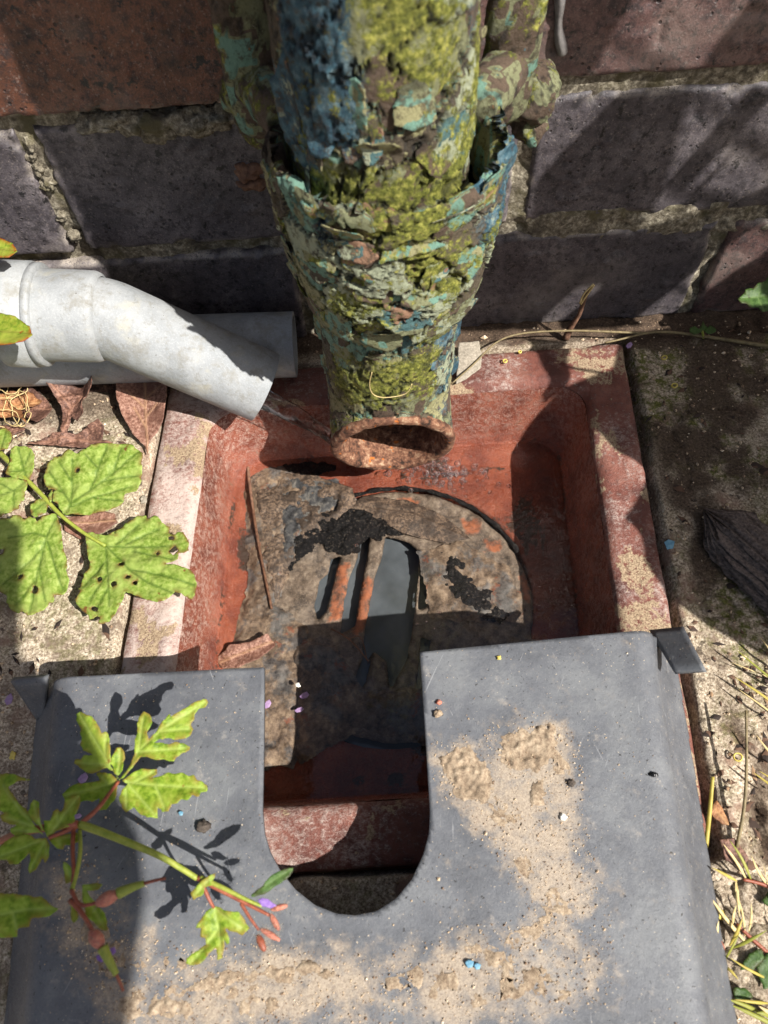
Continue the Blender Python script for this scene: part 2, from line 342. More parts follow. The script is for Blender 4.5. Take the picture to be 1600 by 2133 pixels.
c = m.mix(m.ma('MULTIPLY', m.th(m.ma('ADD', sd, m.ma('MULTIPLY', m.ma('SUBTRACT', m.noise(7.0, 10, 0.72), 0.5), 2.6)), 0.2, 1.15), 0.85), c, m.ramp(f, [(0.38, L(132, 116, 98)), (0.62, L(178, 162, 140))]))
M_cover = m.fin(c, m.ramp(f, [(0.36, 0.4), (0.62, 0.65)]), m.bump(m.ma('ADD', f, m.noise(3, 3)), 0.25, 0.8), 0.45)
m = Mt('dry_sand'); f = m.noise(1.8, 6, 0.8)
c = m.ramp(f, [(0.38, L(122, 104, 86)), (0.5, L(152, 134, 112)), (0.62, L(180, 162, 138))]); c = m.mix(m.ma('MULTIPLY', m.th(m.noise(14, 5, 0.7), 0.46, 0.62), 0.55), c, m.ramp(f, [(0.38, L(84, 70, 56)), (0.62, L(128, 110, 90))]))
M_sand = m.fin(c, 0.95, m.bump(f, 0.5), 0.2)
m = Mt('sand_grain'); c = m.ramp(m.noise(3.1, 2, 0.5), [(0.3, L(128, 104, 82)), (0.45, L(190, 166, 136)), (0.62, L(222, 206, 182)), (0.68, L(90, 72, 58))], 'CONSTANT'); M_grain = m.fin(c, 0.8)

m = Mt('clear_water'); hh = m.ma('ADD', m.noise(7, 2, 0.4), m.ma('MULTIPLY', m.noise(2.6, 2, 0.4), 0.25))
M_water = m.film((0.95, 0.92, 0.89, 1), 0.015, 1.33, m.bump(hh, 0.3, 0.8), 1.6)
m = Mt('murky_sump_water'); c = m.ramp(m.noise(30, 3), [(0.35, L(66, 72, 76)), (0.65, L(92, 100, 106))]); c = m.mix(m.th(m.noise(0.8, 2), 0.72, 0.76), c, L(150, 150, 146)); M_sump = m.fin(c, 0.12, None, 0.5)
M_stream = Mt('running_water').film((0.93, 0.93, 0.93, 1), 0.02, 1.33, None, 2.2)
M_bubble = Mt('bubble_film').film((0.97, 0.96, 0.95, 1), 0.03, 1.45, None, 2.5)

m = Mt('wet_silt'); f = m.noise(7.0, 11, 0.72); w = m.noise(13, 5, 0.65)
c = m.ramp(f, [(0.36, L(58, 48, 40)), (0.5, L(112, 96, 80)), (0.64, L(158, 140, 118))]); c = m.mix(m.ma('MULTIPLY', m.th(w, 0.5, 0.6), 0.8), c, m.ramp(f, [(0.38, L(34, 34, 36)), (0.62, L(106, 106, 106))]))
c = m.mix(m.ma('MULTIPLY', m.th(m.noise(30, 6, 0.7), 0.5, 0.62), 0.8), c, m.ramp(f, [(0.38, L(46, 48, 50)), (0.62, L(104, 104, 102))])); c = m.mix(m.ma('MULTIPLY', m.th(m.noise(10, 6, 0.7), 0.6, 0.68), 0.7), c, L(128, 72, 48)); M_silt = m.fin(c, 0.6, m.bump(m.ma('ADD', f, w), 1.2), 0.4)
m = Mt('grey_silt'); f = m.noise(6, 9, 0.75); c = m.ramp(f, [(0.36, L(30, 31, 34)), (0.5, L(70, 72, 74)), (0.64, L(124, 122, 116))]); M_greysilt = m.fin(c, 0.6, m.bump(f, 1.2), 0.35)
m = Mt('rusty_grate_iron'); f = m.noise(6, 10, 0.7); w = m.noise(22, 6, 0.7); g = m.noise(0.9, 4, 0.8)
c = m.ramp(f, [(0.36, L(70, 62, 54)), (0.5, L(108, 96, 84)), (0.64, L(142, 130, 114))]); c = m.mix(m.ma('MULTIPLY', m.th(w, 0.5, 0.62), 0.7), c, m.ramp(f, [(0.38, L(66, 62, 60)), (0.62, L(128, 118, 106))]))
c = m.mix(m.ma('MULTIPLY', m.th(g, 0.52, 0.64), 0.35), c, L(168, 150, 128)); c = m.mix(m.ma('MULTIPLY', m.th(m.ma('ADD', m.attr('orange'), m.ma('MULTIPLY', m.ma('SUBTRACT', f, 0.5), 2.2)), 0.5, 1.1), 0.75), c, m.ramp(f, [(0.38, L(120, 64, 42)), (0.6, L(172, 96, 54))]))
M_grate = m.fin(c, 0.55, m.bump(m.ma('ADD', f, m.ma('MULTIPLY', g, 0.2)), 1.4), 0.4)
m = Mt('black_sludge'); f = m.noise(1.5, 5, 0.75); c = m.ramp(f, [(0.38, L(10, 10, 11)), (0.56, L(24, 24, 26)), (0.66, L(84, 78, 70))]); M_sludge = m.fin(c, 0.75, m.bump(f, 1.2), 0.25)

m = Mt('dark_leaf_litter'); f = m.noise(4, 8, 0.75); c = m.ramp(f, [(0.38, L(30, 22, 18)), (0.5, L(62, 46, 38)), (0.64, L(110, 84, 68))]); M_litter = m.fin(c, 0.85, m.bump(f, 1.5), 0.3)
m = Mt('leaf_crumb'); c = m.ramp(m.noise(9, 2, 0.5), [(0.3, L(40, 30, 24)), (0.46, L(92, 68, 52)), (0.56, L(60, 46, 38)), (0.66, L(140, 112, 84))], 'CONSTANT'); M_crumb = m.fin(c, 0.85)
def mk_leaf(name, lo, mid, hi, vein, rim, tr, fac=0.35):
    m = Mt(name); f = m.noise(2.2, 4, 0.7); w = m.noise(16, 3)
    c = m.ramp(f, [(0.38, lo), (0.5, mid), (0.64, hi)]); c = m.mix(m.ma('MULTIPLY', m.th(w, 0.45, 0.65), 0.5), c, hi)
    c = m.mix(m.ma('MULTIPLY', m.attr('vein'), 0.75), c, vein); c = m.mix(m.ma('MULTIPLY', m.attr('rim'), m.th(m.noise(4, 3), 0.42, 0.58)), c, rim)
    c = m.mix(m.th(m.noise(5.5, 3), 0.69, 0.73), c, rim)
    return m.leafy(c, tr, fac, 0.48, m.bump(m.ma('ADD', f, m.ma('MULTIPLY', m.attr('vein'), -0.6)), 0.35, 0.8))
M_green = mk_leaf('avens_leaf_green', L(112, 136, 50), L(142, 164, 72), L(172, 188, 100), L(70, 98, 34), L(124, 84, 48), L(150, 180, 40))
M_herb = mk_leaf('herb_leaf_green', L(100, 128, 30), L(138, 164, 48), L(172, 190, 78), L(178, 196, 100), L(150, 120, 56), L(170, 200, 40), 0.4)
M_dkgreen = mk_leaf('shaded_leaf_green', L(56, 84, 36), L(74, 104, 48), L(92, 122, 62), L(110, 136, 76), L(70, 70, 40), L(90, 140, 40))
M_redrim = mk_leaf('red_rimmed_leaf', L(104, 128, 40), L(140, 158, 52), L(160, 168, 70), L(122, 120, 50), L(150, 52, 22), L(150, 160, 40))
M_shade = mk_leaf('caster_leaf_green', L(44, 72, 26), L(60, 92, 34), L(80, 112, 48), L(96, 124, 60), L(80, 70, 36), L(60, 100, 20), 0.1)
def mk_dry(name, lo, mid, hi, vein):
    m = Mt(name); f = m.noise(1.6, 5, 0.75); w = m.noise(9, 4)
    c = m.ramp(f, [(0.37, lo), (0.5, mid), (0.63, hi)]); c = m.mix(m.ma('MULTIPLY', m.th(w, 0.48, 0.62), 0.7), c, lo); c = m.mix(m.ma('MULTIPLY', m.attr('vein'), 0.6), c, vein)
    return m.fin(c, 0.6, m.bump(m.ma('ADD', f, m.attr('vein')), 0.4), 0.4)
M_dry = mk_dry('dry_brown_leaf', L(88, 56, 44), L(132, 94, 78), L(162, 128, 110), L(176, 138, 104))
M_dryred = mk_dry('dry_russet_leaf', L(64, 42, 34), L(106, 74, 60), L(148, 112, 94), L(150, 110, 88))
M_dryor = mk_dry('dry_orange_leaf', L(104, 66, 40), L(150, 102, 64), L(180, 136, 94), L(186, 146, 100))
M_rot = mk_dry('rotten_wet_leaf', L(52, 46, 42), L(98, 84, 72), L(136, 118, 100), L(70, 56, 44))
def flatm(name, a, b, rough=0.6, size=2.5, spec=0.4, tr=None):
    m = Mt(name); f = m.noise(size, 4, 0.65); c = m.ramp(f, [(0.3, a), (0.7, b)])
    if tr: return m.leafy(c, tr, 0.3, rough, m.bump(f, 0.2))
    return m.fin(c, rough, m.bump(f, 0.3), spec)
M_stem = flatm('green_stem', L(120, 134, 44), L(156, 160, 70), 0.5); M_stemred = flatm('red_stem', L(116, 56, 42), L(152, 88, 62), 0.5)
M_straw = flatm('straw', L(176, 152, 96), L(214, 194, 142)); M_vine = flatm('dry_vine', L(90, 78, 52), L(136, 120, 84)); M_twig = flatm('twig_bark', L(76, 52, 40), L(128, 94, 72), 0.8)
M_petal = flatm('purple_petal', L(150, 118, 164), L(196, 168, 200), 0.6, 1.2, 0.3, L(190, 160, 200)); M_bud = flatm('red_bud', L(156, 84, 76), L(196, 132, 104), 0.6, 0.9)
M_yellow = flatm('yellow_scale', L(196, 172, 72), L(224, 206, 116)); M_grass = flatm('yellowed_grass', L(170, 154, 62), L(208, 190, 104), 0.5, 8, 0.35, L(190, 180, 60))
M_grass2 = flatm('green_yellow_grass', L(128, 134, 46), L(168, 166, 78), 0.5, 8, 0.35, L(150, 170, 50))
M_wood = flatm('weathered_wood', L(56, 48, 44), L(124, 110, 102), 0.9, 1.5); M_pale = flatm('pale_flake', L(120, 112, 98), L(168, 158, 142), 0.9, 1.2)
M_blue = flatm('blue_paint_chip', L(70, 120, 146), L(118, 160, 178)); M_white = flatm('white_pebble', L(204, 198, 184), L(232, 228, 216)); M_dark = flatm('dark_clod', L(46, 40, 36), L(92, 82, 72), 0.9, 1.5); M_black = flatm('black_gloss', L(14, 14, 14), L(26, 26, 26), 0.2)
M_drip = flatm('white_drip', L(112, 108, 106), L(140, 136, 132), 0.8, 3)
M_purpleflower = flatm('violet_flower', L(122, 88, 170), L(176, 140, 204), 0.6, 1.2, 0.3, L(150, 110, 200))

# ------------------------------------------------------------------ ground
GQ = np.array([(15, -291), (274, -292), (294, -22), (29, -27)], float)      # gully outer corners: front left, front right, back right, back left
def gq(s, t):
    a = ((1 - s)[:, None] * GQ[0] + s[:, None] * GQ[1]); b = ((1 - s)[:, None] * GQ[3] + s[:, None] * GQ[2])
    return (1 - t)[:, None] * a + t[:, None] * b
def ground_h(P):
    p3 = v3(P[:, 0], P[:, 1]); d = -sdf(P, GQ); x, y = P[:, 0], P[:, 1]
    h = 1.0 * fbm(p3, 1 / 40, 4, 3) + 0.5 * fbm(p3, 1 / 6, 3, 5) + 1.0
    wob = fbm(p3, 1 / 18, 3, 9)
    gapw = 3.0 + 3.0 * wob + np.where(x > 200, 1.2, 0.5)
    h = h - 13 * (1 - sm(0.2, 1.0, (d - 0.5) / np.maximum(gapw, 0.6)))
    rough = sm(286, 300, x) * sm(-215, -250, y); h += rough * (5 * fbm(p3, 1 / 16, 4, 21) - 2 - 4 * sm(0.15, 0.3, fbm(p3, 1 / 26, 3, 23)))
    side = sm(-26, -10, y); h -= side * (4 + 2.5 * fbm(p3, 1 / 8, 3, 31))
    lsoil = sm(-62, -44, y) * sm(34, 20, x); h -= lsoil * (2 + 2 * fbm(p3, 1 / 7, 3, 33))
    crack = np.abs(fbm(p3, 1 / 55, 3, 41)); h -= 2.2 * (1 - sm(0.0, 0.02, crack)) * sm(290, 300, x)
    right = sm(285, 300, x); h += right * 1.3 * fbm(p3, 1 / 11, 4, 45)
    moss = np.clip(right * sm(-0.1, 0.35, fbm(p3, 1 / 45, 3, 51)) + right * sm(-110, -40, y) * 0.5 + (1 - right) * 0.45 * sm(0.1, 0.4, fbm(p3, 1 / 30, 3, 55)), 0, 1)
    soil_shade = np.clip(side + lsoil * 0.8 + (1 - sm(0, 3, d)) + rough * sm(0, 0.3, fbm(p3, 1 / 14, 3, 23)) * 0.8 + right * sm(-235, -160, y) * (0.15 + 0.4 * sm(-0.1, 0.25, fbm(p3, 1 / 24, 4, 61))) + right * 0.4 * sm(-0.05, 0.3, fbm(p3, 1 / 24, 4, 61)), 0, 1)  # real soil, plus shade painted as darker brown over the right paving
    return h, moss, soil_shade
P2, q = cutgrid(-140, 440, -420, 6, 1.6, lambda P: -sdf(P, GQ) - 0.3)
h, ms, so2 = ground_h(P2)
# coarse apron out to the horizon
ring_in = np.array([(-140, -420), (440, -420), (440, 6), (-140, 6)], float); ring_out = np.array([(-3e4, -3e4), (3e4, -3e4), (3e4, 6), (-3e4, 6)], float)
n0 = len(P2); Vg = np.concatenate([v3(P2[:, 0], P2[:, 1], h), v3(ring_in[:, 0], ring_in[:, 1], -1.5), v3(ring_out[:, 0], ring_out[:, 1], -1.5)])
ap = np.array([[n0 + i, n0 + 4 + i, n0 + 4 + (i + 1) % 4, n0 + (i + 1) % 4] for i in (0, 1, 3)])
og = part('ground', Vg, [q, ap], M_ground, None, {'moss': np.concatenate([ms, np.zeros(8)]), 'soil_shade': np.concatenate([so2, np.full(8, .3)])}, kind='structure', label='gritty mossy concrete paving around the clay gully')

# ------------------------------------------------------------------ brick wall
wall = empty('brick_wall', (150, 0, 0), 'dark engineering brick wall with pale crumbling mortar behind the downpipe', 'wall')
def brick(x0, x1, z0, z1, mat, y=0.0, step=1.6, seed=0, bulge=0.0):
    r = 1.8; nx = max(6, int((x1 - x0) / step)); nz = max(5, int((z1 - z0) / step))
    def axis(a, b, n): return np.concatenate([[a, a], np.linspace(a, b, n), [b, b]])
    X, Z = np.meshgrid(axis(x0, x1, nx), axis(z0, z1, nz), indexing='ij'); nX, nZ = X.shape
    I, J = np.meshgrid(np.arange(nX), np.arange(nZ), indexing='ij'); x = X.ravel(); z = Z.ravel()
    back = (np.minimum.reduce([I, J, nX - 1 - I, nZ - 1 - J]).ravel() == 0); sidep = (np.minimum.reduce([I, J, nX - 1 - I, nZ - 1 - J]).ravel() == 1)
    p = v3(x, z, seed * 91.7); d = np.minimum.reduce([x - x0, x1 - x, z - z0, z1 - z])
    wob = 1.3 * fbm(p, 1 / 14, 3, 5)
    yy = y + r * (1 - np.sqrt(np.clip(1 - (np.clip(r - d, 0, r) / r) ** 2, 0, 1))) - bulge
    yy += 0.35 * fbm(p, 1 / 5, 4, 7) + 0.5 * fbm(p, 1 / 30, 3, 8)
    pit = sm(0.42, 0.56, fbm(p, 1 / 7, 3, 11)); yy += 1.0 * pit - 0.9 * sm(0.45, 0.6, fbm(p, 1 / 6, 3, 13))
    chip = sm(0.1, 0.5, fbm(p, 1 / 9, 3, 15)) * (1 - sm(0, 6, d)); yy += 2.4 * chip
    ex = np.where(d < 7, (1 - d / 7), 0) * wob; cx, cz = (x0 + x1) / 2, (z0 + z1) / 2
    V = np.stack([x + ex * np.sign(cx - x) * (np.abs(x - cx) > (x1 - x0) / 2 - 7), yy, z + ex * np.sign(cz - z) * (np.abs(z - cz) > (z1 - z0) / 2 - 7)], 1)
    V[sidep, 1] = y + 4; V[back, 1] = y + 30
    edge = np.clip((1 - sm(0, 3.0, d)) * sm(-0.1, 0.4, fbm(p, 1 / 8, 4, 19)) + chip * 0.5, 0, 1)
    return V, gridq(nX, nZ), {'edge': edge}
si = 0
for ci, z0 in enumerate((-8, 67, 142, 217, 292, 367)):
    off = 112.5 if ci % 2 == 0 else 0.0
    for k in range(-3, 4):
        x0 = off + 225 * k + 4; x1 = x0 + 217; si += 1
        vis = x1 > -60 and x0 < 400 and z0 < 200
        mat, y = M_bplum, random.uniform(-0.6, 0.8)
        if ci == 2 and k == -1: mat, y = M_bbrown, -3.5
        if ci == 2 and k == 0: mat, y = M_bred, -0.5
        if ci == 1 and k == -1: y = -1.0
        if ci == 0 and k == 1: mat = M_bred
        if not vis and random.random() < 0.4: mat = M_bred
        V, F, A = brick(x0, x1, z0 + 4, z0 + 71, mat, y, 1.5 if vis else 9.0, si)
        part('brick', V, F, mat, wall, A)
nx, nz = 330, 150; X, Z = np.meshgrid(np.linspace(-90, 405, nx), np.linspace(-25, 200, nz), indexing='ij'); p = v3(X.ravel(), Z.ravel())
ym = 2.6 + 1.4 * fbm(p, 1 / 14, 4, 71) + 0.6 * fbm(p, 1 / 3, 3, 73) + 3.0 * sm(0.15, 0.5, fbm(p, 1 / 22, 3, 75))
hol = sm(30, 45, p[:, 0]) * sm(130, 110, p[:, 0]) * (np.abs(p[:, 1] - 142) < 9); ym += hol * 5
ym -= 2.5 * sm(200, 260, p[:, 0]) * (np.abs(p[:, 1] - 67) < 10)
part('mortar', np.stack([p[:, 0], ym, p[:, 1]], 1), gridq(nx, nz), M_mortar, wall)
def boxv(x0, x1, y0, y1, z0, z1):
    V = np.array([(x, y, z) for x in (x0, x1) for y in (y0, y1) for z in (z0, z1)], float)
    F = np.array([(0, 1, 3, 2), (4, 6, 7, 5), (0, 4, 5, 1), (2, 3, 7, 6), (0, 2, 6, 4), (1, 5, 7, 3)]); return V, F
V, F = boxv(-560, 900, 13, 100, -60, 440); part('mortar_core', V, F, M_mortar, wall, None, False)
# crumbled mortar lumps left in the open bed joint, and pale drip on the right-hand upper brick
def lump(c, r, seed, n=14, rough=0.35, freq=None):
    th, ph = np.meshgrid(np.linspace(0, np.pi, n), np.linspace(0, 2 * np.pi, 2 * n, endpoint=False), indexing='ij')
    d = np.stack([np.sin(th) * np.cos(ph), np.sin(th) * np.sin(ph), np.cos(th)], -1).reshape(-1, 3)
    r = np.asarray(r, float); k = 1 + rough * fbm(d + seed * 7.3, 1.6, 4, seed)
    return np.asarray(c, float) + d * r * k[:, None], gridq(n, 2 * n, True)
for i, (u, v, rx, rz) in enumerate([(235, 245, 9, 4), (275, 245, 10, 6), (325, 250, 12, 7), (380, 250, 12, 7), (420, 245, 9, 6), (455, 240, 8, 5), (205, 250, 8, 4), (515, 350, 7, 5), (535, 375, 8, 4)]):
    c = ony(u, v, 3.0); V, F = lump(c, (rx, 7, rz), i + 3, 22, 0.75); part('mortar_lump', V, F, M_mortar if i < 7 else M_twig, wall)
for i in range(10):
    u, v = random.uniform(-40, 60), 0
    t = random.random(); u = 62 + 95 * t + random.uniform(-9, 9); v = 300 + 215 * t
    V, F = lump(ony(u, v, 1.5), (random.uniform(1.5, 3.2), 2.4, random.uniform(2, 3.6)), 60 + i, 14, 0.9); part('mortar_lump', V, F, M_mortar, wall)
dp = smooth_path([ony(u, v, -0.9) for u, v in [(1168, -40), (1166, 20), (1162, 60), (1172, 110)]], 30)
V, F = tube(dp, 2.4 + 0.5 * np.sin(np.linspace(0, 9, 30)), 14, True, 0.8); part('paint_drip', V, F, M_drip, wall)

# ------------------------------------------------------------------ clay gully
def rsq(a, r, ns=26, nc=9):
    pts = []; c = a - r
    for k in range(4):
        ang = np.linspace(-np.pi / 4 * 0, np.pi / 2, nc) + k * np.pi / 2
        cx, cy = [(c, c), (-c, c), (-c, -c), (c, -c)][k]
        pts.append(np.stack([cx + r * np.cos(ang), cy + r * np.sin(ang)], 1))
        nx_, ny_ = [(-c, c), (-c, -c), (c, -c), (c, c)][k]; st = pts[-1][-1]; en = np.array([[-c, a], [-a, -c], [c, -a], [a, c]][k])
        t = np.linspace(0, 1, ns + 2)[1:-1, None]; pts.append(st * (1 - t) + en * t)
    return np.concatenate(pts)
def rings(spec, sub):
    out = []
    for (a0, r0, z0), (a1, r1, z1) in zip(spec[:-1], spec[1:]):
        n = max(1, int(math.hypot(a1 - a0, z1 - z0) / sub))
        for k in range(n): t = k / n; out.append((a0 + (a1 - a0) * t, r0 + (r1 - r0) * t, z0 + (z1 - z0) * t))
    out.append(spec[-1]); return out
def sweep(spec, sub, ns=48, nc=14):
    R = rings(spec, sub); V = []
    for a, r, z in R:
        p = rsq(a, r, ns, nc); xy = gq((p[:, 0] / 132 + 1) / 2, (p[:, 1] / 132 + 1) / 2); V.append(v3(xy[:, 0], xy[:, 1], z))
    n = len(V[0]); return np.concatenate(V), gridq(len(R), n, True)[:, ::-1], n
gully = empty('drain_gully', (152, -158, -60), 'square red clay drain gully with limescaled rim set below the downpipe', 'drain')
V, F, n = sweep([(132, 3, -45), (132, 3, -1.5), (131, 3.5, 0.3), (128, 4, 0.9), (112, 14, 1.4), (109, 15, 0.9), (107.2, 16, -0.8), (106.2, 16.5, -3)], 1.6)
p = V; inner = sm(-2, 1, V[:, 2]) * 0 + 1
V[:, 2] += 0.35 * fbm(p, 1 / 14, 4, 81) - 0.8 * sm(0.25, 0.5, fbm(p, 1 / 6, 3, 83)); V[:, :2] += 0.6 * np.stack([fbm(p, 1 / 20, 3, 85), fbm(p, 1 / 20, 3, 86)], 1)
e = sdf(V[:, :2], gq(np.array([.1, .9, .9, .1]), np.array([.1, .1, .9, .9])))
chip = np.clip(sm(0.18, 0.34, fbm(p, 1 / 13, 4, 87)) * sm(-9, -4, e) + sm(230, 270, p[:, 0]) * sm(0.0, 0.25, fbm(p, 1 / 18, 4, 88)) * 0.9 + sm(0.35, 0.45, fbm(p, 1 / 16, 3, 89)), 0, 1)
V[:, 2] -= 0.6 * chip * sm(-2, 0, V[:, 2])
lime = np.clip(0.2 + 0.42 * sm(120, 40, p[:, 0]) + 0.4 * fbm(p, 1 / 22, 4, 90), 0, 1)
part('rim', V, F, M_clay, gully, {'chip': chip, 'lime': lime})
V, F, n = sweep([(106.2, 16.5, -3.0), (105, 17, -9), (103, 18, -22), (100.5, 19, -36), (98, 20, -44), (94, 20, -49), (88, 22, -50.5), (80, 79.9, -51), (76, 75.9, -51.5), (75.5, 75.4, -54), (75.5, 75.4, -85)], 1.8)
p = V.copy(); V += 0.4 * np.stack([fbm(p, 1 / 16, 4, 91), fbm(p, 1 / 16, 4, 92), fbm(p, 1 / 11, 4, 93)], 1)
lime = np.clip(sm(-44, -25, p[:, 2]) * (0.35 + 0.5 * sm(110, 40, p[:, 0]) + 0.3 * fbm(p, 1 / 20, 3, 94)), 0, 1)
grime = np.clip(0.75 * np.exp(-((p[:, 2] + 43) / 3.0) ** 2) * (0.5 + fbm(p, 1 / 25, 3, 95)) + 0.8 * sm(-46, -50, p[:, 2]) * sm(0.05, 0.35, fbm(p, 1 / 18, 4, 96)), 0, 1)
part('basin', V, F, M_basin, gully, {'lime': lime, 'wet': sm(-41, -45, p[:, 2] + 1.5 * fbm(p, 1 / 9, 3, 97)), 'grime': grime})
dz = np.linspace(0, 2 * np.pi, 64, endpoint=False); gc = gq(np.array([.5]), np.array([.5]))[0]
V = np.concatenate([v3(gc[0] + 77 * np.cos(dz), gc[1] + 77 * np.sin(dz), -58), [[gc[0], gc[1], -58]]]); k = np.arange(64)
part('sump_water', V, np.stack([k, (k + 1) % 64, np.full(64, 64)], 1), M_sump, None, None, True, 0, 'murky grey water standing under the grate', None, None, 'structure')

# rusty grate with broken slots
ZG = -50.4
slots = [[(692, 1165), (705, 1160), (690, 1215), (675, 1270), (662, 1285), (658, 1260), (668, 1210), (685, 1195)],
         [(752, 1122), (766, 1116), (762, 1160), (747, 1230), (737, 1300), (712, 1315), (720, 1250), (735, 1190), (748, 1160)],
         [(806, 1118), (850, 1130), (870, 1150), (868, 1200), (862, 1270), (845, 1370), (830, 1400), (815, 1425), (808, 1375), (778, 1352), (758, 1378), (765, 1300), (785, 1200), (800, 1150)],
         [(757, 1375), (768, 1380), (758, 1420), (745, 1440), (738, 1420)], [(880, 1175), (893, 1180), (886, 1260), (874, 1265)], [(880, 1330), (894, 1335), (884, 1440), (870, 1445)]]
SL = [np.array([onz(u, v, ZG)[:2] for u, v in s]) for s in slots]
def gf(P):
    d = 74.3 - np.hypot(P[:, 0] - gc[0], P[:, 1] - gc[1]) + 1.2 * fbm(v3(P[:, 0], P[:, 1]), 1 / 8, 3, 101)
    wob = 1.0 * fbm(v3(P[:, 0], P[:, 1]), 1 / 7, 4, 103)
    for s in SL: d = np.minimum(d, -sdf(P, s) + 0.5 * wob - 0.9)
    return d
P2, q = cutgrid(gc[0] - 77, gc[0] + 77, gc[1] - 77, gc[1] + 77, 0.9, gf); p = v3(P2[:, 0], P2[:, 1]); dd = gf(P2)
z = ZG + 0.9 * fbm(p, 1 / 9, 4, 105) + 0.5 * fbm(p, 1 / 3, 3, 107) - 1.4 * (1 - sm(0, 2.2, dd)) + 0.9 * sm(66, 70, np.hypot(P2[:, 0] - gc[0], P2[:, 1] - gc[1]))
org_ = np.zeros(len(P2))
for pl in ([(700, 1165), (728, 1175), (715, 1290), (680, 1300), (690, 1230)], [(750, 1210), (782, 1200), (765, 1310), (728, 1330)], [(960, 1085), (1000, 1080), (1005, 1110), (970, 1120)], [(1005, 1120), (1045, 1125), (1040, 1150), (1010, 1150)], [(1010, 1185), (1060, 1190), (1050, 1240), (1015, 1230)], [(1080, 1140), (1100, 1180), (1105, 1260), (1090, 1250)], [(830, 1035), (880, 1045), (870, 1065), (830, 1060)]):
    org_ = np.maximum(org_, sm(-4, 2.5, sdf(P2, np.array([onz(u, v, ZG)[:2] for u, v in pl])) + 2.5 * fbm(p, 1 / 5, 4, 109)))
part('drain_grate', v3(P2[:, 0], P2[:, 1], z), q, M_grate, None, {'orange': org_}, True, 3.5, 'round rusted iron grate with broken slots at the bottom of the gully', 'grate')

# silt, rotten leaves and black sludge lying on the gully floor
def patch(name, poly, z, mat, h, step=1.0, rough=1.0, seed=0, dome=6.0, grow=0.0, crumb=0.0, **kw):
    A = np.array([onz(u, v, z)[:2] for u, v in poly]); lo, hi = A.min(0), A.max(0)
    def f(P): return sdf(P, A) + grow + 3.0 * fbm(v3(P[:, 0], P[:, 1]), 1 / 8, 5, 200 + seed, 0.6) + 2.2 * crumb * fbm(v3(P[:, 0], P[:, 1]), 1 / 3.0, 3, 220 + seed)
    P2, q = cutgrid(lo[0] - 3, hi[0] + 3, lo[1] - 3, hi[1] + 3, step, f); d = np.maximum(f(P2), 0); p = v3(P2[:, 0], P2[:, 1])
    zz = z + h * sm(0, dome, d) + rough * sm(0, 2, d) * (1.0 * fbm(p, 1 / 8, 4, 210 + seed) + 0.7 * fbm(p, 1 / 2.5, 3, 211 + seed))
    zz = zz + crumb * sm(0, 1.0, d) * (0.55 * vn(p, 1 / 1.7, 230 + seed) + 0.8 * np.maximum(vn(p, 1 / 3.1, 231 + seed), -0.2)); zz = np.maximum(zz, z - 0.1) if crumb else zz
    return part(name, v3(P2[:, 0], P2[:, 1], zz), q, mat, **kw)
patch('silt', [(505, 940), (570, 955), (650, 985), (730, 1020), (700, 1090), (610, 1160), (580, 1260), (640, 1310), (640, 1420), (612, 1600), (500, 1600), (440, 1420), (470, 1350), (500, 1290), (520, 1180), (500, 1040)], -50, M_silt, 2.6, 0.9, 1.0, 1, kind='stuff', label='grey brown silt and leaf litter on the left of the gully floor')
patch('silt', [(600, 1330), (700, 1340), (760, 1440), (900, 1430), (1100, 1330), (1130, 1350), (900, 1560), (760, 1520), (620, 1600)], -49.3, M_silt, 2.8, 1.0, 1.3, 2, kind='stuff', label='dark silt heaped over the shaded front of the grate')
patch('silt', [(870, 1150), (960, 1130), (1060, 1180), (1100, 1290), (1000, 1300), (900, 1290)], -49.3, M_silt, 1.2, 1.0, 0.9, 3, kind='stuff', label='thin silt crust on the right side of the grate')
patch('black_sludge', [(528, 908), (560, 905), (592, 935), (650, 950), (684, 932), (690, 975), (640, 992), (580, 978), (540, 945)], -48.4, M_sludge, 2.2, 0.7, 1.2, 4, crumb=0.7, grow=1.8, label='black sludge in the shadow left of the pipe mouth', cat='sludge')
patch('silt', [(560, 1010), (620, 990), (700, 1000), (740, 1040), (700, 1070), (640, 1110), (600, 1180), (570, 1190), (580, 1120)], -48.4, M_greysilt, 1.8, 0.9, 1.2, 8, crumb=0.4, kind='stuff', label='blue grey silt film around the largest black sludge patch')
patch('black_sludge', [(605, 1185), (612, 1120), (650, 1070), (700, 1062), (760, 1062), (805, 1088), (832, 1110), (790, 1118), (762, 1110), (748, 1142), (720, 1150), (690, 1140), (660, 1122), (632, 1150)], -48.8, M_sludge, 2.4, 0.7, 1.4, 5, crumb=0.8, grow=1.8, label='largest black sludge patch above the narrow grate slots', cat='sludge')
patch('black_sludge', [(922, 1158), (955, 1162), (964, 1200), (1004, 1230), (1058, 1272), (1042, 1290), (990, 1272), (948, 1242), (926, 1200)], -48.6, M_sludge, 1.6, 0.7, 1.3, 6, crumb=0.9, grow=1.8, label='black sludge streak on the right half of the grate', cat='sludge')
arc = [gc + 76 * np.array([math.cos(a), math.sin(a)]) for a in np.linspace(math.radians(22), math.radians(118), 40)]
V, F = tube(np.array([(x, y, -49.6 + 0.5 * math.sin(i * 1.3)) for i, (x, y) in enumerate(arc)]), 1.3 + 0.7 * np.sin(np.arange(40) * 1.7) * np.cos(np.arange(40) * 0.6), 8); part('black_sludge', V, F, M_sludge, label='thin black sludge line along the curved edge of the grate', cat='sludge')

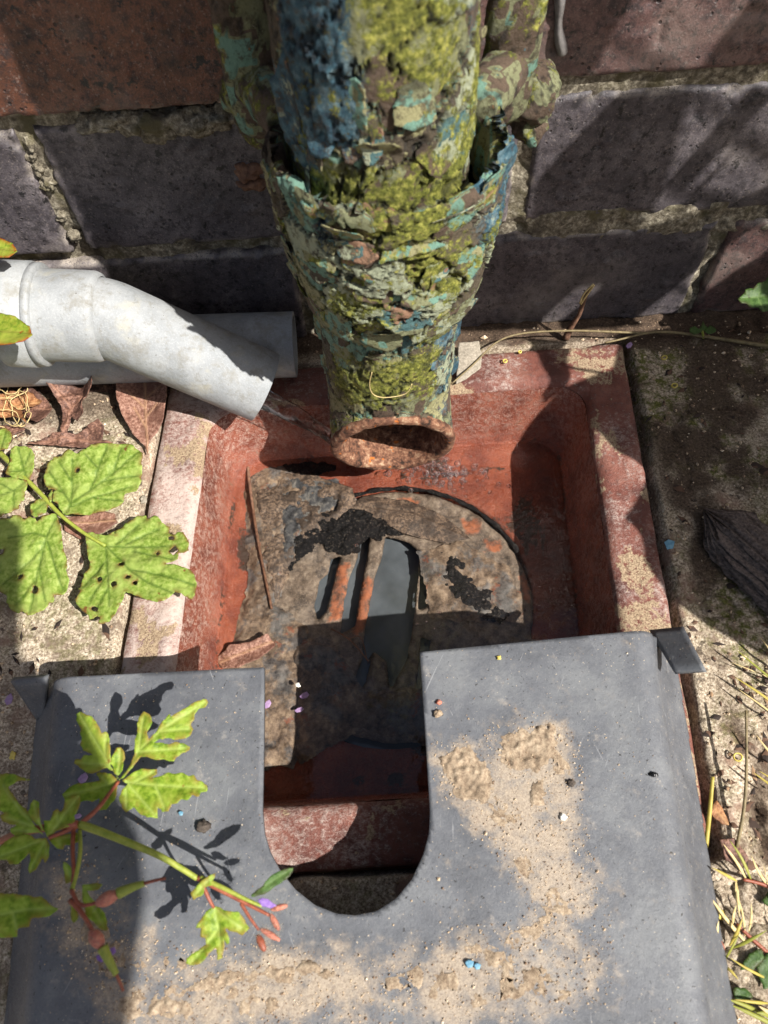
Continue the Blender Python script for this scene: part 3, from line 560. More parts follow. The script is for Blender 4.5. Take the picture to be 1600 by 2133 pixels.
# ------------------------------------------------------------------ leaf maker
def leaf(name, poly, z, mat, parent=None, veins=(), holes=(), tilt=(0, 0), step=1.0, wav=1.0, curl=0.0, axis=None, px=lambda a: a, thick=0.25, seed=0, quilt=0.5, droop=0.0, rag=0.5, **kw):
    poly = [px(a) for a in poly]; veins = [[px(a) for a in v] for v in veins]
    cu = np.mean([a[0] for a in poly]), np.mean([a[1] for a in poly])
    p0 = onz(cu[0], cu[1], z); n = np.array([-tilt[0], -tilt[1], 1.0]); n /= np.linalg.norm(n)
    e1 = np.array([1.0, 0, 0]) - n * n[0]; e1 /= np.linalg.norm(e1); e2 = np.cross(n, e1)
    def loc(a): w = onplane(a[0], a[1], p0, n) - p0; return (w @ e1, w @ e2)
    A = np.array([loc(a) for a in poly]); VV = [np.array([loc(a) for a in v]) for v in veins]
    HH = [(np.array(loc(px(h[:2]))), h[2] * np.linalg.norm(np.array(loc(px((h[0] + 10, h[1])))) - np.array(loc(px(h[:2])))) / 10) for h in holes]
    def f(P):
        d = sdf(P, A)
        d = d + rag * fbm(v3(P[:, 0], P[:, 1], seed), 1 / 2.2, 3, seed + 5)
        for c, r in HH: d = np.minimum(d, np.hypot(P[:, 0] - c[0], P[:, 1] - c[1]) - r * (1 + 0.6 * fbm(v3(P[:, 0], P[:, 1]), 0.5, 3, seed)))
        return d
    lo, hi = A.min(0), A.max(0); P2, q = cutgrid(lo[0] - step, hi[0] + step, lo[1] - step, hi[1] + step, step, f); p = v3(P2[:, 0], P2[:, 1], seed * 3.1)
    d = np.maximum(f(P2), 0); dv = np.full(len(P2), 99.0)
    for v in VV: dv = np.minimum(dv, pdist(P2, v))
    wdt = 0.45 + 0.15 * step
    zz = wav * (1.1 * fbm(p, 1 / 14, 3, 300 + seed) + 0.45 * fbm(p, 1 / 5, 3, 301 + seed)) + quilt * np.minimum(dv, 4) / 4 - droop * (1 - sm(0, 7, d))
    if curl and axis is not None:
        a, b = np.array(loc(px(axis[0]))), np.array(loc(px(axis[1]))); t = (b - a) / np.linalg.norm(b - a); w = P2 - a; perp = w[:, 0] * -t[1] + w[:, 1] * t[0]
        zz = zz + curl * perp ** 2
    V = p0 + P2[:, :1] * e1 + P2[:, 1:] * e2 + zz[:, None] * n
    return part(name, V, q, mat, parent, {'vein': np.exp(-(dv / wdt) ** 2), 'rim': np.exp(-d / 1.1)}, True, thick, **kw)
def stem(name, pts, r, mat, parent, n=24, seg=8, z=None):
    P = smooth_path([onz(a[0], a[1], a[2]) for a in pts], n); R = np.interp(np.linspace(0, 1, n), [0, 1], r if hasattr(r, '__len__') else (r, r))
    V, F = tube(P, R, seg); return part(name, V, F, mat, parent)

# rotten leaf left of the grate, with its midrib
leaf('rotten_leaf', [(515, 915), (560, 965), (640, 985), (735, 1015), (742, 1045), (700, 1085), (640, 1120), (600, 1190), (572, 1262), (545, 1200), (525, 1100), (512, 1000)], -47.0, M_rot, None,
     [[(512, 912), (528, 1060), (566, 1265)], [(522, 1010), (600, 975)], [(526, 1050), (640, 1000)], [(535, 1110), (660, 1040)], [(545, 1170), (630, 1110)]], [(600, 1010, 9), (690, 1050, 14), (560, 1010, 7)], (0.02, 0), 0.8, 2.4, 0, None, seed=4, droop=2.0, label='large rotten leaf with dark midrib lying on the silt', cat='leaf')
leaf('rotten_leaf', [(450, 1372), (480, 1345), (520, 1338), (560, 1322), (575, 1345), (540, 1375), (500, 1392), (460, 1392)], -43.5, M_dry, None, [[(455, 1380), (570, 1335)]], (), (0.05, 0), 0.8, 1.5, 0.03, ((455, 1380), (570, 1335)), seed=5, label='small curled wet leaf at the gully edge by the cover', cat='leaf')
leaf('rotten_leaf', [(700, 1060), (760, 1030), (850, 1040), (930, 1075), (980, 1120), (930, 1130), (840, 1110), (760, 1065)], -47.0, M_rot, None, [[(720, 1050), (860, 1070), (975, 1120)]], (), (0, 0), 0.9, 1.6, seed=6, droop=1.5, label='pale soaked leaf under water at the back of the grate', cat='leaf')
tw = empty('sunken_twig', onz(540, 1100, -42), 'long dark twig lying along the left side of the silt', 'twig')
stem('bark', [(508, 905, -40), (520, 1010, -44.5), (535, 1120, -45.5), (566, 1268, -46)], (1.1, 0.7), M_twig, tw)
tw = empty('sunken_twig', onz(740, 1360, -44), 'thin forked twig across the lower grate slots', 'twig')
stem('bark', [(690, 1310, -45), (730, 1330, -43.5), (768, 1378, -44)], (0.5, 0.3), M_twig, tw); stem('fork', [(730, 1330, -43.5), (752, 1318, -44), (765, 1376, -45)], (0.3, 0.25), M_twig, tw)

# water with ripples spreading from where the stream lands, and bubbles
src = onz(985, 1000, -44)[:2]
def wf(P): return sdf(P, gq((rsq(98.5, 20) / 132 + 1)[:, 0] / 2, (rsq(98.5, 20) / 132 + 1)[:, 1] / 2))
P2, q = cutgrid(40, 275, -275, -45, 1.0, wf); r = np.hypot(P2[:, 0] - src[0], P2[:, 1] - src[1]); p = v3(P2[:, 0], P2[:, 1])
amp = 0.24 * np.exp(-r / 24) * (0.55 + 0.9 * fbm(p, 1 / 14, 3, 122)); r = r + 1.6 * fbm(p, 1 / 9, 3, 123); src2 = onz(1010, 1090, -44)[:2]; r2 = np.hypot(P2[:, 0] - src2[0], P2[:, 1] - src2[1])
z = -44.0 + amp * np.sin(r * 2 * np.pi / 3.4) + 0.12 * np.exp(-r2 / 8) * np.sin(r2 * 2 * np.pi / 2.6) + 0.12 * fbm(p, 1 / 12, 3, 121)
part('water', v3(P2[:, 0], P2[:, 1], z), q, M_water, None, None, True, 0, 'shallow clear water standing in the clay gully', None, None, 'structure')
B = []
th, ph = np.meshgrid(np.linspace(0.02, np.pi / 2, 6), np.linspace(0, 2 * np.pi, 12, endpoint=False), indexing='ij'); hemi = np.stack([np.sin(th) * np.cos(ph), np.sin(th) * np.sin(ph), np.cos(th)], -1).reshape(-1, 3); hq = gridq(6, 12, True)
for i in range(230):
    u = random.gauss(925, 52); v = 985 + random.gauss(0, 17) + (u - 925) * 0.1; rr = min(2.4, abs(random.gauss(0.5, 0.6)) + 0.45)
    if i < 8: u, v, rr = [(1262, 960, .5), (870, 1300, .7), (905, 1310, .6), (917, 1277, 1.0), (889, 1296, .7), (743, 1136, 1.1), (556, 1140, .8), (935, 975, 2.0)][i]
    B.append((onz(u, v, -43.8) + hemi * rr, hq))
V, F = cat_(B); part('bubbles', V, F, M_bubble, None, None, True, 0, 'froth of clear bubbles on the water beneath the pipe mouth', None, None, 'stuff')

# ------------------------------------------------------------------ cast-iron downpipe
AX, AY = 156.5, -69.0
dpipe = empty('cast_iron_downpipe', (AX, AY, 0), 'old cast iron downpipe with flaking blue green paint and moss', 'downpipe')
def paint(V, Nn, amp=1.0, f=1 / 13.0, seed=0, mossb=0.0, blueb=0.0):
    """layered paint: plates with curled rims and cracks, moss cushions"""
    w = np.stack([fbm(V, 1 / 7, 4, seed + 1, 0.6), fbm(V, 1 / 7, 4, seed + 2, 0.6), fbm(V, 1 / 7, 4, seed + 3, 0.6)], 1)
    sq = np.array([1, 1, 1.25]); f1, f2, cid, off = voro((V + w * 6.5) * sq, f, seed + 5, True); e = f2 - f1
    g1, g2, gid, goff = voro((V + w * 4.0) * sq, f * 2.3, seed + 9, True); ge = g2 - g1
    tl = (off[:, 2] * (0.4 - cid) * 3.0 + off[:, 0] * ((cid * 7) % 1 - 0.5) * 1.8) + goff[:, 2] * (0.5 - gid) * 0.7
    lift = (cid - 0.45) * 1.9 + (gid - 0.5) * 0.45 + 0.8 * tl
    crack = (1 - sm(0.0, 0.05, e)) * 2.0 + (1 - sm(0.0, 0.05, ge)) * 0.7 * (gid > 0.35)
    moss = np.clip(0.5 + 0.55 * fbm(V, 1 / 24, 4, seed + 20) + 0.35 * (((cid * 13) % 1) - 0.5) + mossb, 0, 1); blue = np.clip(0.22 + 0.6 * fbm(V, 1 / 26, 4, seed + 30) + 0.3 * (((cid * 29) % 1) - 0.5) + blueb, 0, 1)
    mc = sm(0.5, 0.7, moss) * (0.3 + 0.5 * fbm(V, 1 / 1.6, 3, seed + 41) + 0.3 * fbm(V, 1 / 5, 3, seed + 43))
    hole = sm(0.34, 0.42, fbm(V, 1 / 11, 4, seed + 47)) * 1.6
    dsp = amp * (lift - crack + mc - hole) + 0.35 * fbm(V, 1 / 1.8, 3, seed + 45)
    return V + Nn * dsp[:, None], {'cell': (cid * 0.9 + gid * 0.12) % 1.0, 'edge': np.clip((1 - sm(0.0, 0.07, e)) + 0.7 * (1 - sm(0, 0.06, ge)) * (gid > 0.35) + 0.6 * hole / 1.6, 0, 1), 'moss': moss, 'blue': blue}
PX, SX = 155.0, 157.5
def turned(prof, nth, nz, cx=AX, cy=AY):
    z = np.linspace(prof[0][0], prof[-1][0], nz) if prof[0][0] < prof[-1][0] else np.linspace(prof[0][0], prof[-1][0], nz)
    pz = [a for a, b in prof]; pr = [b for a, b in prof]
    if pz[0] > pz[-1]: r = np.interp(-z, [-a for a in pz], pr)
    else: r = np.interp(z, pz, pr)
    a = np.linspace(0, 2 * np.pi, nth, endpoint=False); N = np.stack([np.cos(a), np.sin(a), 0 * a], 1)
    V = (np.array([cx, cy, 0]) + N[None] * r[:, None, None] + np.array([0, 0, 1.0]) * z[:, None, None]).reshape(-1, 3)
    return V, np.tile(N, (nz, 1)), gridq(nz, nth, True), a, z
V, Nn, F, a, z = turned([(150, 32.0), (420, 32.0)], 300, 190, PX)
zz = np.repeat(z, 300); V[:, 2] = 150 + (zz - 150) * np.where(zz < 150, 1, 1)
lft = sm(AX + 4, AX - 14, V[:, 0]) * sm(168, 190, V[:, 2])
V, A = paint(V, Nn, 1.0, 1 / 22, 400, 0.06, -0.12); A['blue'] = np.clip(A['blue'] + 0.5 * lft * sm(AX - 33, AX - 26, V[:, 0]), 0, 1); A['moss'] = np.clip(A['moss'] - 0.5 * lft + 0.08 * (1 - lft), 0, 1)
part('pipe', V, F, M_pipe, dpipe, A)
prof = [(94, 30.5), (99, 32.5), (105, 35.5), (114, 38.5), (128, 40.8), (145, 41.8), (164, 42.4), (171, 42.6), (173.5, 41.5)]
V, Nn, F, a, z = turned(prof, 360, 180, SX); V, A = paint(V, Nn, 1.75, 1 / 20, 500, -0.02, -0.12)
rt = sm(AX + 20, AX + 36, V[:, 0]) * sm(120, 150, V[:, 2]); A['blue'] = np.clip(A['blue'] + 0.45 * rt, 0, 1); A['moss'] = np.clip(A['moss'] - 0.25 * rt, 0, 1)
low = sm(128, 108, V[:, 2]); A['moss'] = np.clip(A['moss'] - 0.05 * low, 0, 1); A['cell'] = np.where(low > 0.6, A['cell'] * 0.3, A['cell'])
soc = part('socket', V, F, M_pipe, dpipe, A)
a = np.linspace(0, 2 * np.pi, 200, endpoint=False); rr = [42.4, 43.0, 42, 40, 37.0, 36, 35]; zz = [167, 170.5, 172, 171.4, 170, 164, 150]
V = np.concatenate([np.stack([SX + r * np.cos(a), AY + r * np.sin(a), z + 0 * a], 1) for r, z in zip(rr, zz)]); lipn = fbm(V, 1 / 9, 5, 540, 0.6); V[:, 2] += 6.0 * lipn - 3.5 * sm(0.05, 0.3, fbm(V, 1 / 16, 3, 545)); dl_ = V - [SX, AY, 0]; dl_[:, 2] = 0; dl_ /= np.linalg.norm(dl_, axis=1)[:, None]; V += dl_ * (2.6 * fbm(V, 1 / 12, 4, 543))[:, None]
f1, f2, cid = voro(V, 1 / 12, 541); part('socket_lip', V, gridq(7, 200, True)[:, ::-1], M_pipe, soc, {'cell': cid, 'edge': 0 * cid, 'moss': 0.25 + 0.4 * cid, 'blue': 0.25 * cid})
# shoe: straight tube then rings hinging about its front, ending in a forward mouth
RS = 31.4; PV = np.array([AX - 1.5, AY - RS - 0.6, 47.0]); nth = 300; al = np.linspace(0, 2 * np.pi, nth, endpoint=False)
def shoe(R, dr=0.0):
    V, Nn = [], []
    for zc in np.linspace(112, PV[2], 60):
        cx = AX - 1.5 * (112 - zc) / 65; d = np.stack([np.cos(al), np.sin(al), 0 * al], 1); V.append(np.array([cx, PV[1] + RS, zc]) + R * d); Nn.append(d)
    for t in np.radians(np.linspace(1, 79, 62)):
        inw = np.array([0, math.cos(t), -math.sin(t)]); d = np.cos(al)[:, None] * np.array([1.0, 0, 0]) + np.sin(al)[:, None] * inw; V.append(PV + RS * inw + R * d); Nn.append(d)
    return np.concatenate(V), np.concatenate(Nn), len(V)
V, Nn, nr = shoe(RS); V0 = V.copy(); V, A = paint(V, Nn, 0.55, 1 / 20, 600, 0.02, -0.1)
fr = sm(-86, -94, V[:, 1]) * sm(48, 58, V[:, 2]); top = sm(96, 82, V[:, 2]); A['moss'] = np.clip(A['moss'] * 0.8 + 0.32 * fr * top, 0, 1)
rs = sm(AX + 17, AX + 26, V[:, 0]); A['edge'] = A['edge'] * 0.8; A['blue'] = np.clip(A['blue'] + 0.42 * rs, 0, 1); A['moss'] = np.clip(A['moss'] - 0.35 * rs, 0, 1)
k = np.repeat(np.arange(nr), nth); rustb = sm(nr - 13, nr - 5, k + 7 * fbm(V, 1 / 5, 4, 630)); A['cell'] = np.where(rustb > 0.5, 0.98, A['cell']); A['moss'] *= 1 - rustb; A['blue'] *= 1 - rustb; V = V0 + (V - V0) * (1 - 0.9 * sm(nr - 16, nr - 3, k))[:, None]
sh = part('shoe', V, gridq(nr, nth, True)[:, ::-1], M_pipe, dpipe, A)
inw = np.array([0, math.cos(math.radians(79.0)), -math.sin(math.radians(79.0))]); ctr = PV + RS * inw; ax_ = np.cross(np.array([1.0, 0, 0]), inw); ax_ = -ax_ if ax_[1] > 0 else ax_
rim = [(RS - 1.0, -5), (RS + 0.6, -2.5), (RS + 1.2, -0.5), (RS + 0.4, 1.2), (RS - 2, 2.0), (RS - 4.4, 1.0), (RS - 5.6, -2)] + [(RS - 6.0, -2 - 3.0 * j) for j in range(1, 14)]
V = np.concatenate([ctr + ax_ * o + r * (np.cos(al)[:, None] * np.array([1.0, 0, 0]) + np.sin(al)[:, None] * inw) for r, o in rim]); V += 0.7 * np.stack([fbm(V, 1 / 5, 4, 640 + j) for j in range(3)], 1)
part('mouth_rim', V, gridq(len(rim), nth, True), M_rust, sh)
# fixing ears with spacer lumps against the wall
def barv(P, R, seg, flat, seed, am):
    V, F = tube(P, R, seg, True, flat); return V + am * np.stack([fbm(V, 1 / 6, 4, seed + j) for j in range(3)], 1), F
def attrs_for(V, s, mb=-0.12): f1, f2, cid = voro(V + 4 * np.stack([fbm(V, 1 / 6, 4, s + 7 + j, 0.6) for j in range(3)], 1), 1 / 7, s); return {'cell': np.where(cid > 0.6, cid * 0.25, cid * 0.7), 'edge': 1 - sm(0, 0.08, f2 - f1), 'moss': np.clip(0.5 + 0.5 * fbm(V, 1 / 12, 3, s) + mb, 0, 1), 'blue': np.clip(0.1 + 0.3 * fbm(V, 1 / 12, 3, s + 1), 0, 1)}
for sgn, ex in ((-1, 110), (1, 205)):
    P = np.stack([np.full(60, ex), np.full(60, -33.0), np.linspace(150, 300, 60)], 1); P[:, 0] += sgn * 1.0 * np.sin(np.linspace(0, 5, 60)); R = np.interp(np.linspace(0, 1, 60), [0, 0.03, 0.1, 1], [1.6, 4.6, 5.2, 5])
    V, F = barv(P, R, 40, 2.0, 700 + ex, 1.8); ear = part('fixing_ear', V, F, M_pipe, dpipe, attrs_for(V, 710 + ex))
    P = np.stack([np.linspace(AX + sgn * 33, ex, 12), np.linspace(AY + 12, -33, 12), np.full(12, 172.0)], 1); V, F = barv(P, 9, 24, 1, 720 + ex, 1.2); part('ear_web', V, F, M_pipe, ear, attrs_for(V, 730 + ex))
    for (u, v, r) in ([(525, 190, 12.5), (545, 262, 8.5), (520, 250, 6)] if sgn < 0 else [(1108, 188, 12), (1104, 262, 7.5), (1085, 250, 5)]):
        V, F = lump(ony(u, v, -16), (r, r * 1.1, r), int(u), 26, 0.3); part('spacer', V, F, M_pipe, dpipe, attrs_for(V, int(u), -0.15))
# curling sheets of old paint still joined to the iron along one side
def sheet_flake(cx, cy, Rf, th, z0, w, hgt, lift, phi, seed, moss, blue, roll=0.0):
    n_ = 0.55 + 0.06 * min(w, hgt) / 6
    poly = [(w * math.cos(t) * q_, hgt * math.sin(t) * q_) for t, q_ in [(t + random.uniform(-.25, .25), random.uniform(0.5, 1.15)) for t in np.linspace(0, 2 * np.pi, 9, endpoint=False)]]
    P2, q = cutgrid(-w * 1.15, w * 1.15, -hgt * 1.15, hgt * 1.15, max(0.6, min(w, hgt) / 9), lambda P: sdf(P, poly) + 0.16 * min(w, hgt) * fbm(v3(P[:, 0], P[:, 1], seed), 3.2 / min(w, hgt), 4, seed, 0.6))
    if len(q) < 4: return
    t = (P2[:, 0] * math.cos(phi) / w + P2[:, 1] * math.sin(phi) / hgt); p = v3(P2[:, 0], P2[:, 1], seed * 2.3)
    off = -0.6 + lift * sm(-0.7, 1.1, t) ** 1.6 + 0.5 * fbm(p, 1 / 5, 3, seed) + 0.12 * np.abs(P2[:, 0] * math.sin(phi) - P2[:, 1] * math.cos(phi)) * sm(-0.2, 0.8, t) * (0.5 - (seed % 3) * 0.3)
    back = -roll * np.maximum(t - 0.45, 0) ** 2
    zz = z0 + P2[:, 1] + back * math.sin(phi) * hgt; R_ = Rf(np.clip(zz, 40, 400)) + off; aa = th + (P2[:, 0] + back * math.cos(phi) * w) / Rf(np.array([z0]))[0]
    V = np.stack([cx + R_ * np.cos(aa), cy + R_ * np.sin(aa), zz], 1)
    cl_ = random.random(); A = {'cell': np.clip(cl_ + 0.3 * fbm(V, 1 / 4, 4, seed + 3), 0, 0.99), 'edge': np.clip(0.7 * sm(-0.55, -0.9, t), 0, 1), 'moss': np.clip(moss + 0.35 * fbm(V, 1 / 7, 3, seed), 0, 1), 'blue': np.clip(blue + 0.3 * fbm(V, 1 / 8, 3, seed + 1), 0, 1)}
    part('paint_flake', V, q, M_pipe, dpipe, A, True, 0.35)
Rsoc = lambda z: np.interp(z, [b for b, c in prof], [c for b, c in prof]); Rpip = lambda z: np.full(len(np.atleast_1d(z)), 32.4); Rsho = lambda z: np.full(len(np.atleast_1d(z)), RS + 0.4)
for i in list(range(0, 62, 3)) + list(range(62, 84, 2)) + list(range(84, 112, 2)):
    th_ = math.radians(random.uniform(178, 362)); up = random.random()
    if i < 62:
        z0 = random.uniform(104, 170); w = random.uniform(3.5, 11); hh_ = random.uniform(3, 9); rtb = 0.42 if (math.cos(th_) > 0.5 and z0 > 140) else 0.0
        sheet_flake(SX, AY, Rsoc, th_, z0, w, hh_, random.uniform(1.2, 3.2), random.choice([-1.57, -1.57, 1.57, 0, 3.14]) + random.gauss(0, .4), 1000 + i, random.choice([.15, .3, .5, .62]) - rtb * .6, random.choice([-.1, .05, .1]) + rtb, random.uniform(0, .35))
    elif i < 84:
        z0 = random.uniform(172, 212); bl = 0.5 if math.cos(th_) < -0.2 else 0.0
        sheet_flake(PX, AY, Rpip, th_, z0, random.uniform(2.5, 7), random.uniform(3, 9), random.uniform(1.2, 3.2), random.choice([-1.57, 1.57, 0, 3.14]) + random.gauss(0, .4), 1000 + i, random.choice([.25, .5, .65]) - bl * .5, bl, random.uniform(0, .3))
    else:
        z0 = random.uniform(52, 100); th_ = math.radians(random.choice([random.uniform(178, 225), random.uniform(315, 362), random.uniform(225, 315)])); rb = 0.45 if math.cos(th_) > 0.45 else 0.0
        sheet_flake(AX - 1, PV[1] + RS, Rsho, th_, z0, random.uniform(1.5, 5), random.uniform(2, 6), random.uniform(0.8, 2.2), random.choice([-1.57, 0, 3.14]) + random.gauss(0, .4), 1000 + i, random.choice([.3, .5, .6]) - rb, rb, random.uniform(0, .3))
# the big torn sheets that shape the outline: left edge, right edge, lower left, rim
for k, (deg, z0, w, hh_, lift, phi, moss, blue) in enumerate([(184, 152, 6, 22, 5, 3.14, .2, -.1), (192, 122, 7, 16, 4.5, 3.3, .25, -.1), (206, 110, 9, 12, 4, -2.2, .3, -.1), (232, 112, 12, 9, 4.5, -1.57, .05, -.2), (262, 108, 11, 10, 5, -1.57, .3, -.2), (292, 112, 12, 10, 4, -1.2, .4, -.1), (318, 112, 9, 12, 4, -.7, .4, 0),
        (340, 165, 8, 13, 5.5, .6, .1, .75), (352, 158, 7, 15, 4.5, 0, .15, .7), (322, 168, 8, 9, 5, 1.4, .2, .55), (300, 167, 13, 5, 5.5, 1.57, .1, .1), (245, 164, 12, 5, 4.5, 1.57, .45, .1), (275, 160, 15, 5, 4, -1.57, .55, 0), (228, 150, 10, 7, 3.5, -1.57, .6, .1), (258, 140, 12, 6, 3.5, -1.57, .55, .1), (285, 134, 13, 6, 4, -1.57, .3, -.1), (350, 128, 6, 14, 4, 0, .35, .2), (310, 142, 9, 8, 3.5, -.8, .45, .1)]):
    sheet_flake(SX, AY, Rsoc, math.radians(deg), z0, w, hh_, lift, phi, 1300 + k, moss, blue, 0.25)
for k, (deg, z0, w, hh_, lift, phi, moss, blue) in enumerate([(268, 188, 9, 7, 4, 1.2, .35, 0), (232, 190, 8, 8, 3, -1.57, -.1, .8), (205, 195, 6, 18, 3.5, 3.14, .1, .6), (290, 200, 10, 8, 3, -1.57, .3, .1), (300, 182, 7, 6, 3.5, -1.2, .5, .1), (255, 205, 6, 9, 2.5, 0, .1, .3)]):
    sheet_flake(PX, AY, Rpip, math.radians(deg), z0, w, hh_, lift, phi, 1400 + k, moss, blue, 0.25)
for k, (deg, z0, w, hh_, lift, phi, moss, blue) in enumerate([(356, 75, 4, 18, 3.5, 0, .1, .7), (350, 52, 3, 9, 3, 0, .1, .6), (184, 84, 4, 14, 3.5, 3.14, .4, -.1), (190, 60, 4, 9, 2.5, 3.3, .3, .1)]):
    sheet_flake(AX - 1, PV[1] + RS, Rsho, math.radians(deg), z0, w, hh_, lift, phi, 1500 + k, moss, blue, 0.25)
# hair-thin root lying on the shoe
rp = smooth_path([ony(u, v, -103.5) for u, v in [(775, 775), (768, 800), (775, 825), (800, 830), (850, 822), (858, 800)]], 40); V, F = tube(rp, 0.22, 6); part('dry_root', V, F, M_straw, None, label='thin pale root stuck on the mossy pipe shoe', cat='root')

# ------------------------------------------------------------------ grey plastic waste pipes and their water
def pipe_run(path, R, seg=64): return tube(path, R, seg, False)
lowp = empty('grey_waste_pipe', (20, -22, 0), 'straight grey plastic waste pipe lying behind and below the angled one', 'pipe', 'grey plastic waste pipes by the wall')
e0 = np.array([104.0, -24.0, 18.0]); e1_ = np.array([-260.0, -24.0, 34.0]); P = e0 + (e1_ - e0) * np.linspace(0, 1, 60)[:, None]
V, F = cat_([tube(P, 18.2, 64, False), tube(P[::-1], 16.0, 64, False)]); part('pipe_wall', V, F, M_grey, lowp)
T, N_, B_ = frames(P[:2]); a = np.linspace(0, 2 * np.pi, 64, endpoint=False); ring = lambda r: P[0] + r * (np.cos(a)[:, None] * N_[0] + np.sin(a)[:, None] * B_[0]); part('cut_end', np.concatenate([ring(18.2), ring(16.0)]), gridq(2, 64, True), M_grey, lowp)
upp = empty('grey_waste_pipe', (20, -42, 10), 'angled grey plastic waste pipe with collar running water into the gully', 'pipe', 'grey plastic waste pipes by the wall')
# centre line of the socket / elbow
c_end = 0.5 * (ony(590, 738, -50) + ony(535, 865, -50)) * 0 + np.array([88.5, -58.0, 24.0])
c_bend = np.array([17.0, -43.0, 67.0]); c_left = np.array([-240.0, -37.0, 96.0]); dl = (c_left - c_bend) / np.linalg.norm(c_left - c_bend)
Pm = [c_left, c_bend + dl * 120, c_bend + dl * 62, c_bend + dl * 36, c_bend + dl * 4]
be = (c_end - c_bend) / np.linalg.norm(c_end - c_bend)
def bez(p0, p1, p2, n): t = np.linspace(0, 1, n)[:, None]; return (1 - t) ** 2 * p0 + 2 * t * (1 - t) * p1 + t * t * p2
elb = np.concatenate([bez(c_bend + dl * 6, c_bend, c_bend + be * 6, 16), c_bend + be * np.linspace(7, np.linalg.norm(c_end - c_bend), 40)[:, None]])
V, F = cat_([tube(elb, 19.3, 72, False), tube(elb[::-1], 17.0, 72, False)]); part('elbow', V, F, M_grey, upp)
T, N_, B_ = frames(elb); a = np.linspace(0, 2 * np.pi, 72, endpoint=False); ring = lambda r: elb[-1] + r * (np.cos(a)[:, None] * N_[-1] + np.sin(a)[:, None] * B_[-1]); part('cut_end', np.concatenate([ring(19.3), ring(17.0)]), gridq(2, 72, True), M_grey, upp)
def lathe_along(p, d, prof, seg=72):
    P = np.array([p + d * s for s, r in prof]); T, N_, B_ = frames(np.array([p, p + d])); a = np.linspace(0, 2 * np.pi, seg, endpoint=False)
    V = np.concatenate([q_ + r * (np.cos(a)[:, None] * N_[0] + np.sin(a)[:, None] * B_[0]) for q_, (s, r) in zip(P, prof)]); return V, gridq(len(prof), seg, True)
V, F = lathe_along(c_bend, dl, [(0.5, 19.4), (1.2, 21.0), (3, 21.8), (4, 22.0), (31, 22.2), (33, 22.2)]); part('socket', V, F, M_grey, upp)
V, F = lathe_along(c_bend, dl, [(28, 22.0), (28.3, 24.4), (29, 24.8), (31.5, 24.8), (31.8, 23.9), (32.6, 23.9), (33, 25.4), (44, 25.4), (46.4, 25.2), (47, 23.8), (48, 20.5)]); part('collar', V, F, M_grey, upp)
V, F = cat_([tube(np.array([c_left + (c_bend + dl * 40 - c_left) * t for t in np.linspace(0, 1, 30)]), 20.2, 72, False)]); part('pipe_wall', V, F, M_grey, upp)
# water running out of the elbow
dwn = c_end + np.array([2, -2, -10]); sp = smooth_path([dwn - be * 10, dwn + [4, -1, -3], dwn + [17, -3, -15], dwn + [30, 0, -38], dwn + [40, 3, -60]], 60)
tt = np.linspace(0, 1, 60); V, F = tube(sp, np.interp(tt, [0, .2, .5, 1], [7.5, 6.5, 4.6, 3.8]), 22, True, 0.42); V += 0.7 * np.stack([fbm(V * [1, 1, .35], 1 / 4, 3, 800 + j) for j in range(3)], 1)
part('water_stream', V, F, M_stream, None, None, True, 0, 'clear stream of water falling from the angled grey pipe', 'water')

# ------------------------------------------------------------------ black plastic cover with a U-shaped slot
ZC = 37.0
cl = lambda u, v: onz(u, v, ZC)
LT, RT, LB, RB = cl(92, 1413)[:2], cl(1374, 1309)[:2], cl(18, 2133)[:2], cl(1500, 2100)[:2]
def xl(y): return LT[0] + (LB[0] - LT[0]) * (y - LT[1]) / (LB[1] - LT[1])
def xr(y): return RT[0] + (RB[0] - RT[0]) * (y - RT[1]) / (RB[1] - RT[1])
edge_top = [cl(u, v)[:2] for u, v in [(-60, 1418), (92, 1413), (330, 1400), (550, 1390)]] ; edge_r = [cl(u, v)[:2] for u, v in [(875, 1358), (1100, 1336), (1374, 1309), (1460, 1298)]]
slotp = [cl(u, v)[:2] for u, v in [(553, 1330), (550, 1390), (549, 1550), (546, 1690), (550, 1735), (562, 1775), (584, 1815), (615, 1853), (655, 1885), (700, 1903), (740, 1907), (785, 1898), (825, 1872), (858, 1832), (882, 1780), (894, 1735), (896, 1690), (888, 1560), (875, 1358), (872, 1300)]]
ye = np.array(edge_top + edge_r); ye = ye[np.argsort(ye[:, 0])]
def cf(P):
    # P in (arc coordinate across, y); only the top part can be inside the slot
    X = P[:, 0]; d1 = np.interp(X, ye[:, 0], ye[:, 1]) - P[:, 1]
    return np.minimum(d1, -sdf(P, slotp))
RAD, SK = 12.0, 34.0
P2, q = cutgrid(-45, 305, -475, -195, 1.4, cf)
def cover_map(P2, lift=0.0):
    x, y = P2[:, 0], P2[:, 1]; l, r = xl(y), xr(y); out = np.zeros((len(x), 3)); out[:, 1] = y
    s = np.where(x > (l + r) / 2, 1, -1); over = np.where(s > 0, x - (r - RAD), (l + RAD) - x); base = np.where(s > 0, r - RAD, l + RAD)
    qa = RAD * np.pi / 2 * 0.88; ang = np.clip(over, 0, qa) / RAD; ext = np.maximum(over - qa, 0)
    hx = np.where(over > 0, RAD * np.sin(ang) + ext * math.cos(math.radians(52)), over); hz = np.where(over > 0, -RAD * (1 - np.cos(ang)) - ext * math.sin(math.radians(52)), 0.0)
    out[:, 0] = base + s * hx; out[:, 2] = ZC + hz + 0.5 * fbm(v3(x, y), 1 / 60, 3, 901); return out, over
V, over = cover_map(P2); keep = over < RAD * 1.4 + 26
